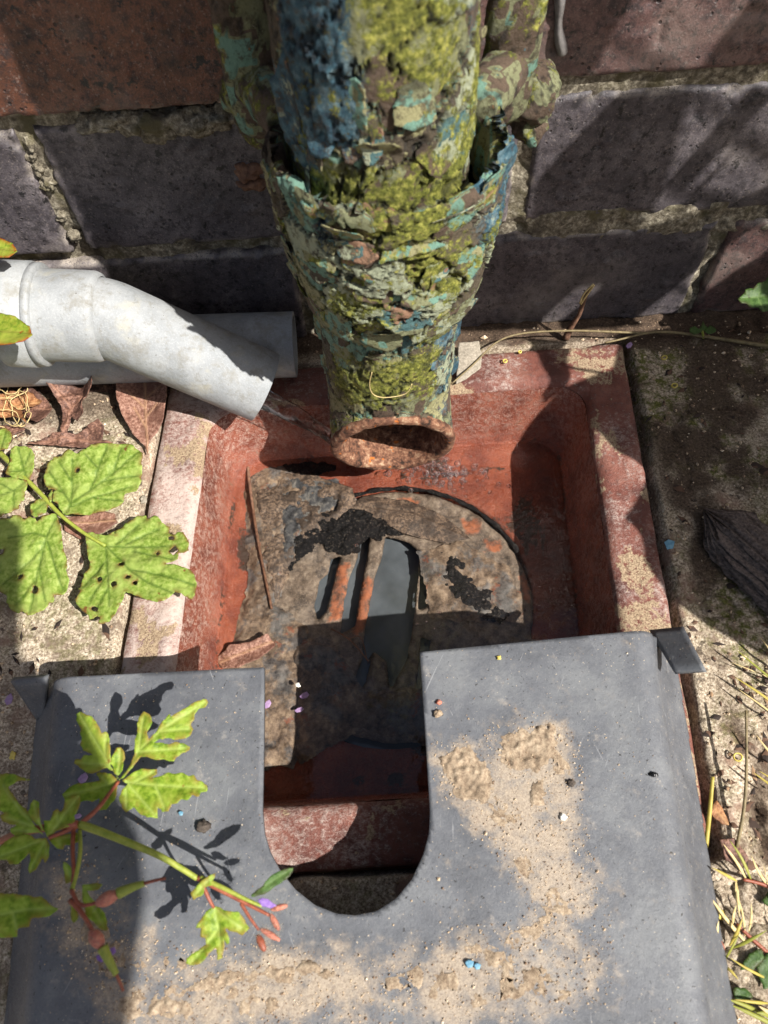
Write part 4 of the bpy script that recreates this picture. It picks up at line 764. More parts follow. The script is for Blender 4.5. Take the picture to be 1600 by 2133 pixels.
fm = keep[q].all(1); q2 = q[fm]; u_, inv = np.unique(q2, return_inverse=True); V = V[u_]; P2 = P2[u_]; q2 = inv.reshape(-1, 4)
sand_px = [(905, 1570), (960, 1560), (1000, 1590), (1030, 1540), (1100, 1510), (1150, 1510), (1185, 1560), (1190, 1700), (1215, 1800), (1240, 1900), (1255, 2010), (1240, 2060), (1180, 2078), (1060, 2092), (960, 2100), (700, 2092), (500, 2112), (350, 2140), (250, 2140), (200, 2020), (150, 1960), (110, 1850), (150, 1780), (200, 1860), (250, 1960), (330, 1990), (420, 2010), (520, 2000), (640, 2010), (760, 2020), (900, 2000), (960, 1960), (1080, 1950), (1130, 1920), (1120, 1850), (1060, 1780), (1000, 1700), (940, 1640)]
SP = np.array([cl(u, v)[:2] for u, v in sand_px])
p = v3(P2[:, 0], P2[:, 1]); sd = sdf(P2, SP); sandm = np.clip(sm(-13, 4, sd + 6 * fbm(p, 1 / 16, 4, 905)) * (0.82 + 1.1 * fbm(p, 1 / 20, 5, 907, 0.6)) + 0.06, 0, 1)
cover = empty('drain_cover', (130, -340, 3), 'black plastic drain cover with a U shaped slot and dusty sand', 'drain cover')
part('top_panel', V, q2, M_cover, cover, {'sand': sandm}, True, 2.8)
def sheet(name, pts, th, par, mat, sub=8):
    A = [np.asarray(p, float) for p in pts]; S, T_ = np.meshgrid(np.linspace(0, 1, sub), np.linspace(0, 1, sub), indexing='ij'); s, t = S.ravel()[:, None], T_.ravel()[:, None]
    V = (1 - s) * ((1 - t) * A[0] + t * A[3]) + s * ((1 - t) * A[1] + t * A[2]); return part(name, V, gridq(sub, sub), mat, par, {'sand': np.full(len(V), .12)}, True, th)
sheet('corner_flange', [onz(1352, 1312, 20.0), onz(1424, 1305, 28), onz(1468, 1392, 40), onz(1402, 1397, 32)], 2.6, cover, M_cover)
sheet('corner_flange', [onz(22, 1420, 30), onz(96, 1414, 35.5), onz(92, 1502, 10), onz(76, 1500, 10)], 2.6, cover, M_cover)
# sand crust and loose grains on the cover
def sf(P):
    p = v3(P[:, 0], P[:, 1]); return np.minimum(sdf(P, SP) + 5 * fbm(p, 1 / 14, 4, 911) - 1.0, 14 * (fbm(p, 1 / 10, 5, 913, 0.7) - 0.22))
lo, hi = SP.min(0), SP.max(0); P2, q = cutgrid(lo[0] - 3, hi[0] + 3, lo[1] - 3, hi[1] + 3, 0.9, sf); d = np.maximum(sf(P2), 0); p = v3(P2[:, 0], P2[:, 1]); Vc, _ = cover_map(P2)
Vc[:, 2] += 0.05 + sm(0, 2, d) * (0.25 + 0.8 * fbm(p, 1 / 3, 4, 915, 0.7) + 0.4 * fbm(p, 1 / 1.4, 2, 917)) + 0.5 * sm(0.25, 0.5, fbm(p, 1 / 13, 3, 919)) * sm(0, 3, d)
part('sand', Vc, q, M_sand, None, None, True, 0, 'crust of dry sandy dirt on the black drain cover', None, None, 'stuff')
for i_, (pl, hh_, lab) in enumerate([([(905, 1575), (935, 1555), (985, 1562), (1012, 1590), (1030, 1640), (1010, 1675), (965, 1660), (930, 1630)], 1.6, 'dark dirt heap on the cover right beside the slot'), ([(1035, 1545), (1085, 1515), (1150, 1512), (1168, 1550), (1130, 1600), (1080, 1610), (1045, 1590)], 1.5, 'upper right dirt heap on the cover'), ([(1132, 1862), (1150, 1868), (1152, 1915), (1120, 1960), (1060, 1985), (990, 1992), (960, 1975), (1040, 1955), (1105, 1930), (1130, 1895)], 1.4, 'curved dirt ridge on the lower right of the cover'), ([(560, 2005), (640, 1998), (700, 2008), (690, 2030), (600, 2040), (480, 2060), (360, 2080), (340, 2062), (450, 2030)], 1.2, 'long dirt ridge along the lower middle of the cover'), ([(300, 2080), (350, 2070), (420, 2085), (380, 2120), (300, 2130)], 1.0, 'dirt clump at the bottom left of the cover')]):
    patch('dirt_crust', pl, ZC + 0.1, M_sand, hh_ * 0.3, 0.5, 0.55, 30 + i_, 6.0, -0.6, 0.95, kind='stuff', label=lab)
patch('leaf_litter', [(-60, 770), (60, 778), (200, 788), (330, 800), (345, 812), (250, 815), (120, 815), (60, 830), (-60, 840)], 0.0, M_litter, 3.0, 1.0, 3.0, 40, kind='stuff', label='dark rotting leaf litter under the grey pipes')
oc = np.array([(1, 0, 0), (-1, 0, 0), (0, 1, 0), (0, -1, 0), (0, 0, 1), (0, 0, -1)], float); of = np.array([(0, 2, 4), (2, 1, 4), (1, 3, 4), (3, 0, 4), (2, 0, 5), (1, 2, 5), (3, 1, 5), (0, 3, 5)])
G = []
xy = np.stack([rng.uniform(0, 262, 34000), rng.uniform(-350, -212, 34000)], 1); dsd = sdf(xy, SP); pr = np.where(dsd > -5, 0.42, 0.02) * np.where(sdf(xy, slotp) > -1, 0, 1) * (xy[:, 1] < np.interp(xy[:, 0], ye[:, 0], ye[:, 1]) - 1); xy = xy[rng.random(len(xy)) < pr]
bas, ov = cover_map(xy); k_ = ov < 2; bas = bas[k_]
for b in bas:
    r_ = abs(rng.normal(0.08, 0.14)) + 0.12; sc = r_ * rng.uniform(0.6, 1.3, 3); G.append((b + [0, 0, r_ * 0.5] + oc * sc @ np.array([[.8, .6, 0], [-.6, .8, 0], [0, 0, 1]]), of))
V, F = cat_(G); part('sand_grains', V, F, M_grain, None, None, False, 0, 'loose sand grains scattered over the black drain cover', None, None, 'stuff')
# grit and crumbs scattered over the paving and rim
G = []
xy = np.stack([rng.uniform(-80, 400, 9000), rng.uniform(-350, -4, 9000)], 1); dd_ = sdf(xy, GQ); xy = xy[(dd_ < -1) & (rng.random(9000) < np.where(xy[:, 0] > 280, .5, .3))]; hz, _, _ = ground_h(xy)
for (x, y), z in zip(xy, hz):
    r_ = abs(rng.normal(0.3, 0.4)) + 0.2; G.append((np.array([x, y, z + r_ * .4]) + oc * r_ * rng.uniform(0.6, 1.3, 3), of))
V, F = cat_(G); part('grit', V, F, M_grain, None, None, False, 0, 'fine grit and crumbs strewn over the concrete paving', None, None, 'stuff')

G = []
for k in range(420):
    if k < 260: x, y = rng.uniform(284, 400), rng.uniform(-345, -8)
    else: x, y = rng.uniform(-80, 14), rng.uniform(-210, -20)
    if k % 3 == 0 and k < 260: x, y = rng.uniform(284, 330), rng.uniform(-345, -215)
    hz = ground_h(np.array([[x, y]]))[0][0]; a_ = rng.uniform(0, 6.28); l_ = abs(rng.normal(1.2, 1.4)) + 0.7; w_ = l_ * rng.uniform(0.2, 0.6); c_, s2 = math.cos(a_), math.sin(a_)
    G.append((np.array([x, y, hz + 0.5]) + (oc * [l_, w_, 0.35]) @ np.array([[c_, s2, rng.uniform(-.3, .3)], [-s2, c_, 0], [0, 0, 1]]), of))
V, F = cat_(G); part('leaf_crumbs', V, F, M_crumb, None, None, False, 0, 'brown leaf crumbs and bark bits scattered over the paving', None, None, 'stuff')

# ------------------------------------------------------------------ plants
pa = lambda a: (a[0] / 3.6364, 880 + a[1] / 3.6364)
av = empty('avens_plant', onz(40, 980, 0), 'low avens plant with broad round hole-eaten leaves beside the gully rim', 'plant')
leaf('leaf', [(480, 690), (440, 625), (405, 600), (400, 540), (420, 510), (375, 505), (340, 470), (335, 430), (340, 360), (360, 320), (385, 290), (410, 255), (470, 255), (490, 225), (525, 205), (585, 240), (600, 235), (640, 210), (660, 215), (690, 180), (760, 165), (830, 165), (890, 170), (950, 160), (1000, 175), (1040, 205), (1080, 230), (1088, 270), (1075, 310), (1080, 350), (1070, 400), (1072, 450), (1050, 480), (1035, 515), (990, 530), (945, 545), (935, 590), (910, 630), (870, 650), (800, 680), (740, 690), (680, 705), (600, 705), (540, 695), (500, 700)], 17, M_green, av,
     [[(490, 690), (540, 620), (680, 510), (860, 380), (1050, 225)], [(680, 510), (745, 350), (810, 190)], [(540, 620), (545, 450), (545, 280)], [(540, 640), (700, 570), (930, 590)], [(540, 620), (480, 530), (345, 470)], [(480, 530), (370, 370)], [(745, 350), (650, 250)], [(860, 380), (920, 200)], [(780, 440), (1050, 400)], [(700, 570), (1000, 480)], [(545, 450), (440, 290)]], [(585, 365, 17)], (-0.03, 0.06), 0.7, 1.5, px=pa, seed=11, quilt=1.0)
leaf('leaf', [(640, 845), (700, 840), (780, 860), (820, 855), (865, 830), (880, 860), (872, 822), (930, 795), (950, 770), (1010, 745), (1050, 718), (1110, 715), (1125, 740), (1180, 715), (1210, 735), (1235, 770), (1290, 800), (1280, 840), (1330, 860), (1350, 838), (1395, 840), (1415, 880), (1435, 910), (1435, 980), (1400, 1000), (1360, 1000), (1355, 1050), (1290, 1060), (1250, 1075), (1330, 1090), (1400, 1110), (1450, 1130), (1480, 1170), (1490, 1220), (1485, 1290), (1460, 1340), (1430, 1340), (1380, 1300), (1330, 1290), (1290, 1330), (1250, 1360), (1190, 1372), (1110, 1350), (1040, 1320), (960, 1290), (950, 1300), (935, 1350), (900, 1410), (870, 1470), (830, 1510), (780, 1525), (745, 1525), (770, 1480), (740, 1470), (710, 1490), (680, 1495), (670, 1460), (630, 1430), (590, 1390), (585, 1350), (620, 1290), (600, 1260), (615, 1220), (640, 1150), (665, 1120), (685, 1070), (665, 1000), (660, 930), (655, 880)], 13, M_green, av,
     [[(640, 845), (800, 935), (900, 1030), (980, 1120), (1120, 1220), (1300, 1290)], [(800, 940), (950, 940), (1280, 940)], [(950, 920), (1200, 810)], [(800, 935), (820, 1150), (830, 1400)], [(800, 1060), (640, 1220)], [(980, 1120), (1230, 1160), (1470, 1230)], [(880, 920), (1050, 780)], [(820, 1150), (680, 1350)], [(825, 1250), (730, 1420)], [(1000, 970), (1300, 1040)]],
     [(925, 1075, 20), (765, 1190, 20), (868, 1228, 20), (975, 1185, 17), (1033, 1225, 17), (1195, 995, 16), (722, 1420, 20), (1300, 885, 18), (1320, 975, 30)], (0.02, -0.05), 0.7, 1.9, px=pa, seed=12, quilt=1.0)
leaf('leaf', [(435, 700), (400, 695), (330, 720), (290, 760), (280, 740), (230, 720), (190, 740), (150, 705), (95, 700), (75, 735), (20, 725), (-30, 740), (-60, 800), (-60, 1200), (-10, 1280), (50, 1310), (55, 1370), (90, 1420), (140, 1450), (175, 1430), (200, 1465), (260, 1450), (340, 1430), (360, 1400), (370, 1360), (400, 1370), (410, 1310), (480, 1310), (500, 1280), (530, 1190), (510, 1130), (520, 1090), (510, 1060), (490, 960), (480, 870), (470, 800), (450, 750)], 13, M_green, av,
     [[(435, 700), (360, 870), (290, 1090), (220, 1440)], [(360, 900), (430, 1130), (470, 1260)], [(360, 870), (250, 840), (60, 870)], [(320, 960), (150, 1110), (20, 1220)], [(290, 1090), (340, 1350)], [(260, 1200), (120, 1380)]], [(150, 1170, 22), (267, 1265, 25), (10, 980, 18)], (-0.02, 0.05), 0.7, 1.5, px=pa, seed=13, quilt=1.0)
leaf('leaf', [(205, 440), (160, 435), (110, 420), (60, 420), (-20, 415), (-40, 700), (10, 720), (40, 690), (80, 690), (110, 660), (145, 660), (150, 625), (190, 590), (195, 530), (210, 480)], 15, M_green, av, [[(205, 440), (100, 520), (-20, 560)], [(110, 510), (100, 660)], [(100, 520), (0, 460)]], (), (0, 0.05), 0.9, 1.0, px=pa, seed=14)
leaf('leaf', [(205, 440), (180, 430), (110, 425), (75, 405), (40, 385), (60, 340), (80, 300), (75, 250), (90, 200), (120, 180), (150, 190), (190, 185), (240, 200), (270, 250), (255, 300), (265, 340), (240, 400), (225, 440)], 16, M_green, av, [[(210, 440), (170, 340), (140, 200)], [(170, 340), (230, 230)], [(170, 360), (70, 370)]], (), (0, 0.1), 0.8, 1.2, px=pa, seed=15)
leaf('leaf', [(-14, 55), (40, 40), (80, 70), (100, 100), (85, 150), (60, 205), (10, 215), (-12, 215)], 15, M_green, av, [[(10, 215), (50, 60)]], (), (0, 0), 0.8, 0.8, px=pa, seed=16)
leaf('leaf', [(230, 650), (235, 620), (260, 610), (265, 590), (310, 580), (355, 580), (370, 620), (355, 680), (320, 700), (275, 720), (240, 700)], 15, M_green, av, [[(365, 590), (240, 680)]], (), (0, 0), 0.7, 0.8, px=pa, seed=17)
leaf('leaf', [(365, 555), (375, 540), (400, 510), (408, 540), (395, 600), (375, 612)], 16, M_green, av, (), (), (0.1, 0), 0.6, 0.5, px=pa, seed=18)
def sp_(pts, z, f=pa): return [(*f(a), zz) for a, zz in zip(pts, z)]
stem('stem', sp_([(-40, 190), (40, 270), (210, 440), (340, 570), (440, 690), (640, 845), (800, 935)], [6, 11, 14.5, 14.8, 14.5, 13.2, 12.5]), (1.6, 0.8), M_stem, av, 40)

pb = lambda a: (a[0] / 3.5556, 1440 + a[1] / 3.5556); pc = lambda a: (130 + a[0] / 3.2, 1750 + a[1] / 3.2); pd = lambda a: (a[0] / 2.2857, 1300 + a[1] / 2.2857)
hb = empty('herb_robert_plant', onz(20, 1760, 3), 'bright green feathery geranium weed with red buds hanging over the drain cover', 'plant')
HZ = 68
def hl(poly, z, tilt=(0, 0), v=(), f=pb, s=0, mat=None, wav=1.3): return leaf('leaf', poly, z, mat or M_herb, hb, v, (), tilt, 0.5, wav, px=f, seed=s, quilt=0.9, droop=0.0)
hl([(870, 650), (830, 590), (790, 565), (720, 600), (680, 608), (640, 600), (600, 570), (550, 535), (560, 505), (600, 500), (620, 475), (690, 470), (630, 440), (605, 390), (610, 350), (595, 310), (600, 280), (570, 220), (565, 170), (600, 155), (650, 180), (690, 190), (720, 230), (745, 280), (755, 320), (790, 300), (810, 340), (820, 420), (815, 490), (820, 550), (880, 640)], 70, (0.05, 0.1), [[(870, 645), (780, 490), (590, 170)], [(790, 550), (570, 530)], [(780, 490), (790, 320)]], s=21)
hl([(850, 610), (820, 530), (825, 500), (845, 450), (860, 420), (890, 412), (920, 440), (925, 490), (905, 530), (905, 590), (875, 630)], 69, (0, 0.1), [[(870, 630), (890, 430)]], s=22)
hl([(885, 660), (950, 570), (1000, 470), (1000, 360), (1020, 310), (1015, 240), (1030, 190), (1070, 155), (1110, 170), (1130, 230), (1120, 270), (1085, 310), (1100, 340), (1105, 360), (1170, 290), (1220, 220), (1270, 160), (1265, 200), (1340, 150), (1400, 110), (1470, 70), (1530, 60), (1545, 80), (1520, 120), (1480, 130), (1440, 170), (1435, 210), (1410, 240), (1430, 280), (1410, 330), (1370, 350), (1300, 365), (1250, 350), (1180, 360), (1120, 390), (1180, 385), (1250, 395), (1300, 375), (1370, 390), (1405, 410), (1405, 440), (1350, 460), (1310, 490), (1290, 520), (1240, 515), (1210, 505), (1150, 510), (1090, 480), (1040, 490), (990, 560), (920, 640)], 67, (-0.05, 0.05), [[(890, 655), (1030, 440), (1200, 290), (1530, 80)], [(1030, 440), (1060, 200)], [(1040, 450), (1400, 420)], [(1200, 300), (1400, 280)]], s=23)
hl([(905, 660), (950, 630), (1000, 590), (1050, 575), (1100, 580), (1160, 575), (1165, 610), (1120, 640), (1180, 630), (1240, 610), (1300, 615), (1370, 615), (1400, 640), (1440, 625), (1460, 660), (1500, 670), (1535, 700), (1535, 740), (1490, 750), (1475, 785), (1430, 770), (1400, 810), (1350, 800), (1310, 835), (1270, 830), (1250, 890), (1200, 890), (1170, 850), (1170, 940), (1120, 940), (1090, 930), (1040, 910), (1010, 880), (985, 830), (970, 870), (930, 895), (905, 860), (885, 780), (900, 720), (940, 680)], 66, (-0.08, -0.05), [[(905, 665), (1100, 690), (1520, 720)], [(940, 680), (1150, 920)], [(1000, 670), (1150, 590)], [(930, 690), (930, 880)], [(1150, 700), (1220, 870)]], s=24)
hl([(865, 660), (820, 610), (770, 605), (720, 610), (740, 660), (650, 680), (580, 685), (520, 720), (470, 770), (490, 800), (550, 780), (600, 820), (650, 800), (690, 825), (750, 780), (735, 830), (740, 880), (790, 880), (820, 835), (850, 810), (865, 740)], 68, (0.05, -0.05), [[(870, 665), (700, 720), (480, 780)], [(850, 680), (770, 860)], [(800, 690), (740, 620)]], s=25)
hl([(340, 1070), (280, 1045), (200, 1050), (120, 1080), (70, 1040), (70, 1015), (120, 990), (60, 985), (10, 960), (0, 920), (40, 900), (0, 880), (-40, 700), (0, 610), (60, 605), (140, 625), (225, 655), (150, 665), (60, 710), (90, 760), (140, 840), (190, 860), (220, 930), (260, 1000), (310, 1040)], 78, (0.05, 0.1), [[(340, 1070), (160, 900), (20, 700)], [(240, 1000), (40, 940)], [(270, 1040), (90, 1030)]], s=26)
hl([(310, 1045), (300, 1010), (270, 970), (225, 930), (220, 890), (240, 870), (225, 830), (250, 795), (290, 830), (300, 890), (305, 960), (332, 1045)], 79, (0, 0.1), [[(320, 1040), (255, 820)]], s=27)
hl([(340, 1080), (260, 1085), (190, 1060), (110, 1080), (60, 1120), (10, 1150), (-20, 1200), (0, 1245), (60, 1250), (80, 1285), (140, 1280), (190, 1240), (230, 1190), (230, 1240), (205, 1320), (220, 1350), (270, 1320), (300, 1270), (315, 1240), (330, 1275), (360, 1230), (360, 1140), (350, 1090)], 77, (0.05, -0.1), [[(345, 1090), (200, 1150), (0, 1230)], [(340, 1100), (230, 1320)], [(345, 1100), (340, 1250)]], s=28)
hl([(350, 1085), (325, 1020), (330, 960), (380, 955), (400, 890), (430, 875), (450, 900), (480, 850), (490, 800), (540, 770), (590, 765), (595, 830), (580, 880), (555, 920), (560, 970), (520, 1000), (460, 1020), (420, 1040), (380, 1070)], 77, (-0.1, 0.1), [[(360, 1080), (450, 960), (580, 780)], [(430, 990), (430, 890)]], s=29)
hl([(355, 1090), (390, 1130), (420, 1160), (470, 1180), (480, 1140), (540, 1135), (595, 1100), (595, 1060), (560, 1045), (500, 1060), (440, 1070)], 76, (-0.1, -0.1), [[(360, 1088), (580, 1080)], [(420, 1085), (460, 1170)]], s=30)
hl([(0, 1285), (60, 1280), (130, 1295), (200, 1300), (235, 1330), (280, 1355), (240, 1390), (150, 1400), (140, 1440), (80, 1450), (80, 1490), (0, 1495), (-30, 1400)], 74, (0, 0), [[(-20, 1390), (120, 1360), (270, 1355)], [(60, 1370), (80, 1470)]], pd, 31)
# stems: from the root out of frame on the left, over the cover
stem('stem', [(-60, 1800, 20), (-20, 1760, 60), (60, 1725, 76), (162, 1717, 76)], (1.3, 1.3), M_stemred, hb, 30)
stem('stem', [*sp_([(590, 985), (720, 880), (800, 770), (878, 668)], [75, 74, 71, 68], pb)], (0.9, 0.6), M_stemred, hb, 24)
stem('stem', [*sp_([(590, 990), (480, 1040), (360, 1085)], [75, 76, 77], pb)], (0.9, 0.6), M_stemred, hb, 20)
stem('stem', [*sp_([(590, 985), (700, 1020), (900, 1100), (1200, 1220), (1460, 1385)], [75, 76, 76, 73, 69], pb)], (1.35, 0.9), M_stem, hb, 40)
stem('stem', [*sp_([(545, 1020), (535, 1180), (552, 1340), (530, 1500)], [75, 80, 82, 84], pb)], (0.8, 0.6), M_stemred, hb, 24)
stem('stem', [*sp_([(590, 1030), (600, 1180), (570, 1350), (530, 1480)], [75, 80, 82, 84], pb)], (0.7, 0.7), M_stem, hb, 24)
stem('stem', [*sp_([(50, 400), (130, 480), (200, 600)], [84, 85, 85], pc)], (0.8, 0.6), M_stemred, hb, 14); stem('stem', [*sp_([(60, 330), (110, 450), (240, 415)], [84, 85, 86], pc)], (0.7, 0.5), M_stemred, hb, 14)
stem('stem', [*sp_([(900, 250), (1050, 330), (1200, 410), (1380, 500)], [69, 69, 68, 67], pc)], (0.9, 0.5), M_stemred, hb, 24); stem('stem', [*sp_([(920, 250), (1080, 320), (1230, 400), (1330, 440)], [69, 70, 69, 68], pc)], (0.9, 0.5), M_stem, hb, 24)
stem('stem', [*sp_([(940, 310), (980, 400), (1010, 450)], [69, 68, 66], pc)], (0.7, 0.5), M_stemred, hb, 12); stem('stem', [*sp_([(1190, 420), (1250, 520), (1310, 600)], [68, 68, 67], pc)], (0.6, 0.4), M_stemred, hb, 14)
hl([(1240, 375), (1330, 310), (1400, 230), (1480, 195), (1540, 185), (1530, 220), (1490, 270), (1420, 310), (1370, 350), (1290, 380)], 70, (-0.1, 0.2), [[(1245, 375), (1535, 190)]], pc, 32, M_dkgreen)
hl([(1010, 440), (960, 480), (920, 540), (880, 590), (930, 580), (920, 640), (945, 650), (960, 700), (890, 740), (830, 785), (820, 820), (860, 835), (930, 810), (970, 770), (1020, 720), (1040, 785), (1070, 780), (1085, 700), (1070, 640), (1100, 700), (1120, 680), (1090, 590), (1130, 610), (1200, 630), (1250, 590), (1210, 530), (1180, 480), (1100, 470), (1040, 450)], 64, (0, 0.25), [[(1015, 450), (1040, 600), (860, 820)], [(1020, 460), (1200, 580)], [(1035, 560), (1065, 770)]], pc, 33, None, 2.2)
hl([(930, 270), (980, 240), (1030, 215), (1020, 250), (990, 280), (1000, 300), (950, 310), (940, 360), (870, 400), (855, 350), (890, 310)], 70, (0, 0.1), [[(870, 390), (1025, 220)]], pc, 34)
hl([(130, 300), (190, 285), (260, 300), (240, 330), (160, 340), (230, 440), (280, 490), (300, 540), (290, 600), (250, 600), (210, 550), (160, 500), (130, 400)], 80, (0, 0.1), [[(130, 320), (280, 590)], [(135, 320), (250, 300)]], pc, 35)
hl([(0, 140), (40, 170), (75, 220), (70, 270), (20, 290), (10, 240)], 82, (0, 0.1), [[(5, 150), (60, 270)]], pc, 36)
hl([(50, 400), (100, 470), (105, 520), (80, 550), (60, 520), (65, 460)], 83, (0, 0), (), pc, 37)
def bud(p0, p1, r, mat, par=None, z0=67, z1=67):
    a, b = onz(*pc(p0), z0), onz(*pc(p1), z1); t = np.linspace(0, 1, 16); P = a + (b - a) * t[:, None]; R = r * (0.18 + np.sin(np.pi * np.clip(t * 0.92 + 0.04, 0, 1)) ** 0.7 * 0.85); V, F = tube(P, R, 14)
    bo = part('bud', V, F, mat, hb); H = []
    for k in range(70):
        tt_ = random.uniform(0.05, 0.95); dv = np.array([random.gauss(0, 1) for _ in range(3)]); dv /= np.linalg.norm(dv); c = a + (b - a) * tt_
        H.append(tube(np.array([c + dv * r * 0.5, c + dv * (r + random.uniform(0.8, 1.8))]), [0.07, 0.03], 3, False))
    V, F = cat_(H); part('hairs', V, F, M_pale, bo); return bo
bud((1385, 490), (1445, 600), 0.95, M_bud); bud((1320, 590), (1450, 668), 0.95, M_bud); bud((1300, 630), (1350, 740), 1.2, M_stemred); bud((1500, 435), (1390, 462), 0.95, M_bud)
bud((225, 425), (375, 355), 2.0, M_bud, None, 86, 86); bud((190, 600), (265, 715), 2.0, M_bud, None, 85, 85)
for pts, z in (([(370, 357), (450, 320), (545, 288)], [86, 86, 86]), ([(268, 718), (310, 800), (360, 895)], [85, 85, 84])): stem('seed_beak', sp_(pts, z, pc), (1.7, 0.9), M_stem, hb, 16)
for pts, z in (([(545, 288), (620, 268), (688, 255)], [86, 86, 86]), ([(360, 895), (385, 950), (405, 1005)], [84, 83, 82])): stem('beak_tip', sp_(pts, z, pc), (0.5, 0.45), M_stemred, hb, 12)
def petal(poly, z, f, mat=M_petal, par=None, **kw): return leaf('petal' if par else 'fallen_petal', poly, z, mat, par, (), (), (random.uniform(-.1, .1), random.uniform(-.1, .1)), 0.35, 0.8, px=f, thick=0.12, quilt=0, rag=0.1, **kw)
petal([(1300, 400), (1330, 385), (1370, 392), (1400, 420), (1430, 435), (1390, 455), (1330, 440)], 69, pc, M_purpleflower, hb); petal([(300, 725), (345, 710), (355, 745), (325, 775), (295, 760)], 82, pc, M_purpleflower, hb); petal([(225, 770), (260, 755), (285, 780), (260, 815), (230, 800)], 82, pc, M_purpleflower, hb)
idp = lambda a: a
for cx, cy, w, h_, z, lab in [(18, 1456, 9, 13, 2.5, 'lilac petal fallen on the paving left of the drain cover'), (172, 1620, 11, 12, 38.5, 'lilac petal on the cover beneath the feathery leaf'), (160, 1700, 10, 6, 38.5, 'lilac petal on the cover beside the red stem joint'), (557, 1466, 8, 10, -40, 'lilac petal by the left edge of the U slot'), (634, 1448, 10, 8, -43.5, 'upper lilac petal floating inside the slot shadow'), (623, 1478, 10, 6, -43.5, 'lower lilac petal floating at the slot shadow edge'), (1311, 718, 7, 7, 3, 'tiny lilac petal at the back right corner of the gully rim')]:
    petal([(cx - w * .5, cy + h_), (cx - w, cy + h_ * .3), (cx - w * .3, cy - h_ * .6), (cx + w * .5, cy - h_), (cx + w, cy - h_ * .2), (cx + w * .5, cy + h_ * .7)], z, idp, label=lab, cat='petal')
leaf('edge_leaf', [(-40, 500), (0, 496), (25, 505), (35, 522), (20, 537), (-40, 536)], 112, M_redrim, None, [[(-40, 516), (30, 520)]], (), (0, .1), 0.8, 1, seed=41, label='small red rimmed green leaf at the left edge above the grey collar', cat='leaf')
leaf('edge_leaf', [(-40, 655), (0, 655), (35, 662), (62, 680), (68, 698), (50, 714), (20, 720), (-40, 722)], 104, M_redrim, None, [[(-40, 690), (60, 692)]], (), (0, -.05), 0.8, 1, seed=42, label='larger red rimmed green leaf at the left edge below the grey collar', cat='leaf')
rl = [(1535, 622), (1550, 612), (1552, 603), (1568, 602), (1578, 590), (1595, 585), (1602, 575), (1640, 560), (1680, 600), (1660, 650), (1625, 655), (1602, 648), (1588, 650), (1578, 640), (1562, 643), (1556, 634), (1542, 633)]
leaf('serrated_leaf', rl, 34, M_dkgreen, None, [[(1537, 622), (1660, 610)], [(1580, 618), (1590, 588)], [(1580, 620), (1592, 648)]], (), (0, .3), 0.8, .8, seed=43, label='dark green toothed leaf reaching in at the right edge before the wall', cat='leaf')
sdl = empty('seedling', onz(1462, 700, -3), 'tiny green seedling sprouting at the wall foot on the right', 'seedling')
for pl in ([(1462, 690), (1448, 680), (1436, 683), (1436, 692), (1446, 697), (1458, 694)], [(1466, 690), (1478, 678), (1490, 682), (1490, 692), (1478, 696)], [(1455, 690), (1464, 668), (1476, 690)]): leaf('leaf', pl, 9, M_dkgreen, sdl, (), (), (0, .1), 0.6, .4, seed=44)
stem('stem', [(1466, 712, -2), (1465, 700, 4), (1463, 690, 9)], 0.7, M_stem, sdl, 10)

# ------------------------------------------------------------------ dead leaves, straw, twigs, wood
leaf('dead_leaf', [(308, 948), (302, 930), (278, 905), (258, 870), (248, 835), (247, 805), (258, 788), (290, 780), (330, 780), (350, 800), (350, 840), (342, 880), (330, 900), (312, 918), (309, 930)], 8, M_dry, None, [[(309, 945), (304, 880), (302, 790)], [(304, 890), (280, 850)], [(303, 870), (328, 840)], [(303, 850), (265, 815)], [(302, 830), (335, 805)]], (), (0.05, 0.12), 0.8, 1.0, 0.012, ((309, 945), (302, 790)), seed=51, label='whole oval brown dead leaf leaning on the gully rim', cat='dead leaf')
leaf('dead_leaf', [(105, 800), (140, 802), (175, 806), (205, 803), (212, 818), (195, 838), (178, 850), (182, 872), (165, 882), (150, 870), (142, 898), (128, 908), (130, 870), (132, 850), (118, 828)], 10, M_dryred, None, [[(130, 905), (150, 850), (190, 806)], [(150, 850), (110, 803)]], (), (0, 0.15), 0.6, 4.5, 0.06, ((130, 905), (160, 802)), seed=52, label='crumpled russet dead leaf with rolled lobes on the paving', cat='dead leaf')
leaf('dead_leaf', [(55, 925), (120, 905), (165, 905), (190, 893), (215, 886), (224, 900), (215, 918), (240, 925), (200, 928), (170, 932), (130, 930), (100, 925)], 7, M_dryred, None, [[(50, 926), (140, 912), (250, 926)]], (), (0, 0.1), 0.6, 3.6, 0.06, ((50, 926), (250, 922)), seed=53, label='long folded russet dead leaf just above the round green leaf', cat='dead leaf')
leaf('dead_leaf', [(45, 830), (70, 815), (95, 830), (108, 850), (95, 872), (80, 885), (55, 868), (40, 850)], 6, M_dryred, None, [[(45, 850), (105, 850)]], (), (0.1, 0), 0.8, 2.2, 0.03, ((45, 850), (105, 850)), seed=54, label='flat grey brown dead leaf right of the straw coil', cat='dead leaf')
leaf('dead_leaf', [(-20, 830), (20, 820), (60, 815), (88, 835), (70, 845), (40, 850), (60, 880), (70, 900), (50, 880), (20, 870), (-20, 870)], 9, M_dryor, None, [[(-20, 850), (80, 835)]], (), (0, 0), 0.6, 4.5, 0.02, ((-20, 850), (80, 835)), seed=55, label='orange dead leaf tangled in the straw coil', cat='dead leaf')
leaf('dead_leaf', [(-10, 890), (30, 885), (55, 895), (30, 908), (-10, 910)], 5, M_dryred, None, (), (), (0, 0), 0.8, 1.5, seed=56, label='dark dead leaf scrap at the left edge under the straw', cat='dead leaf')
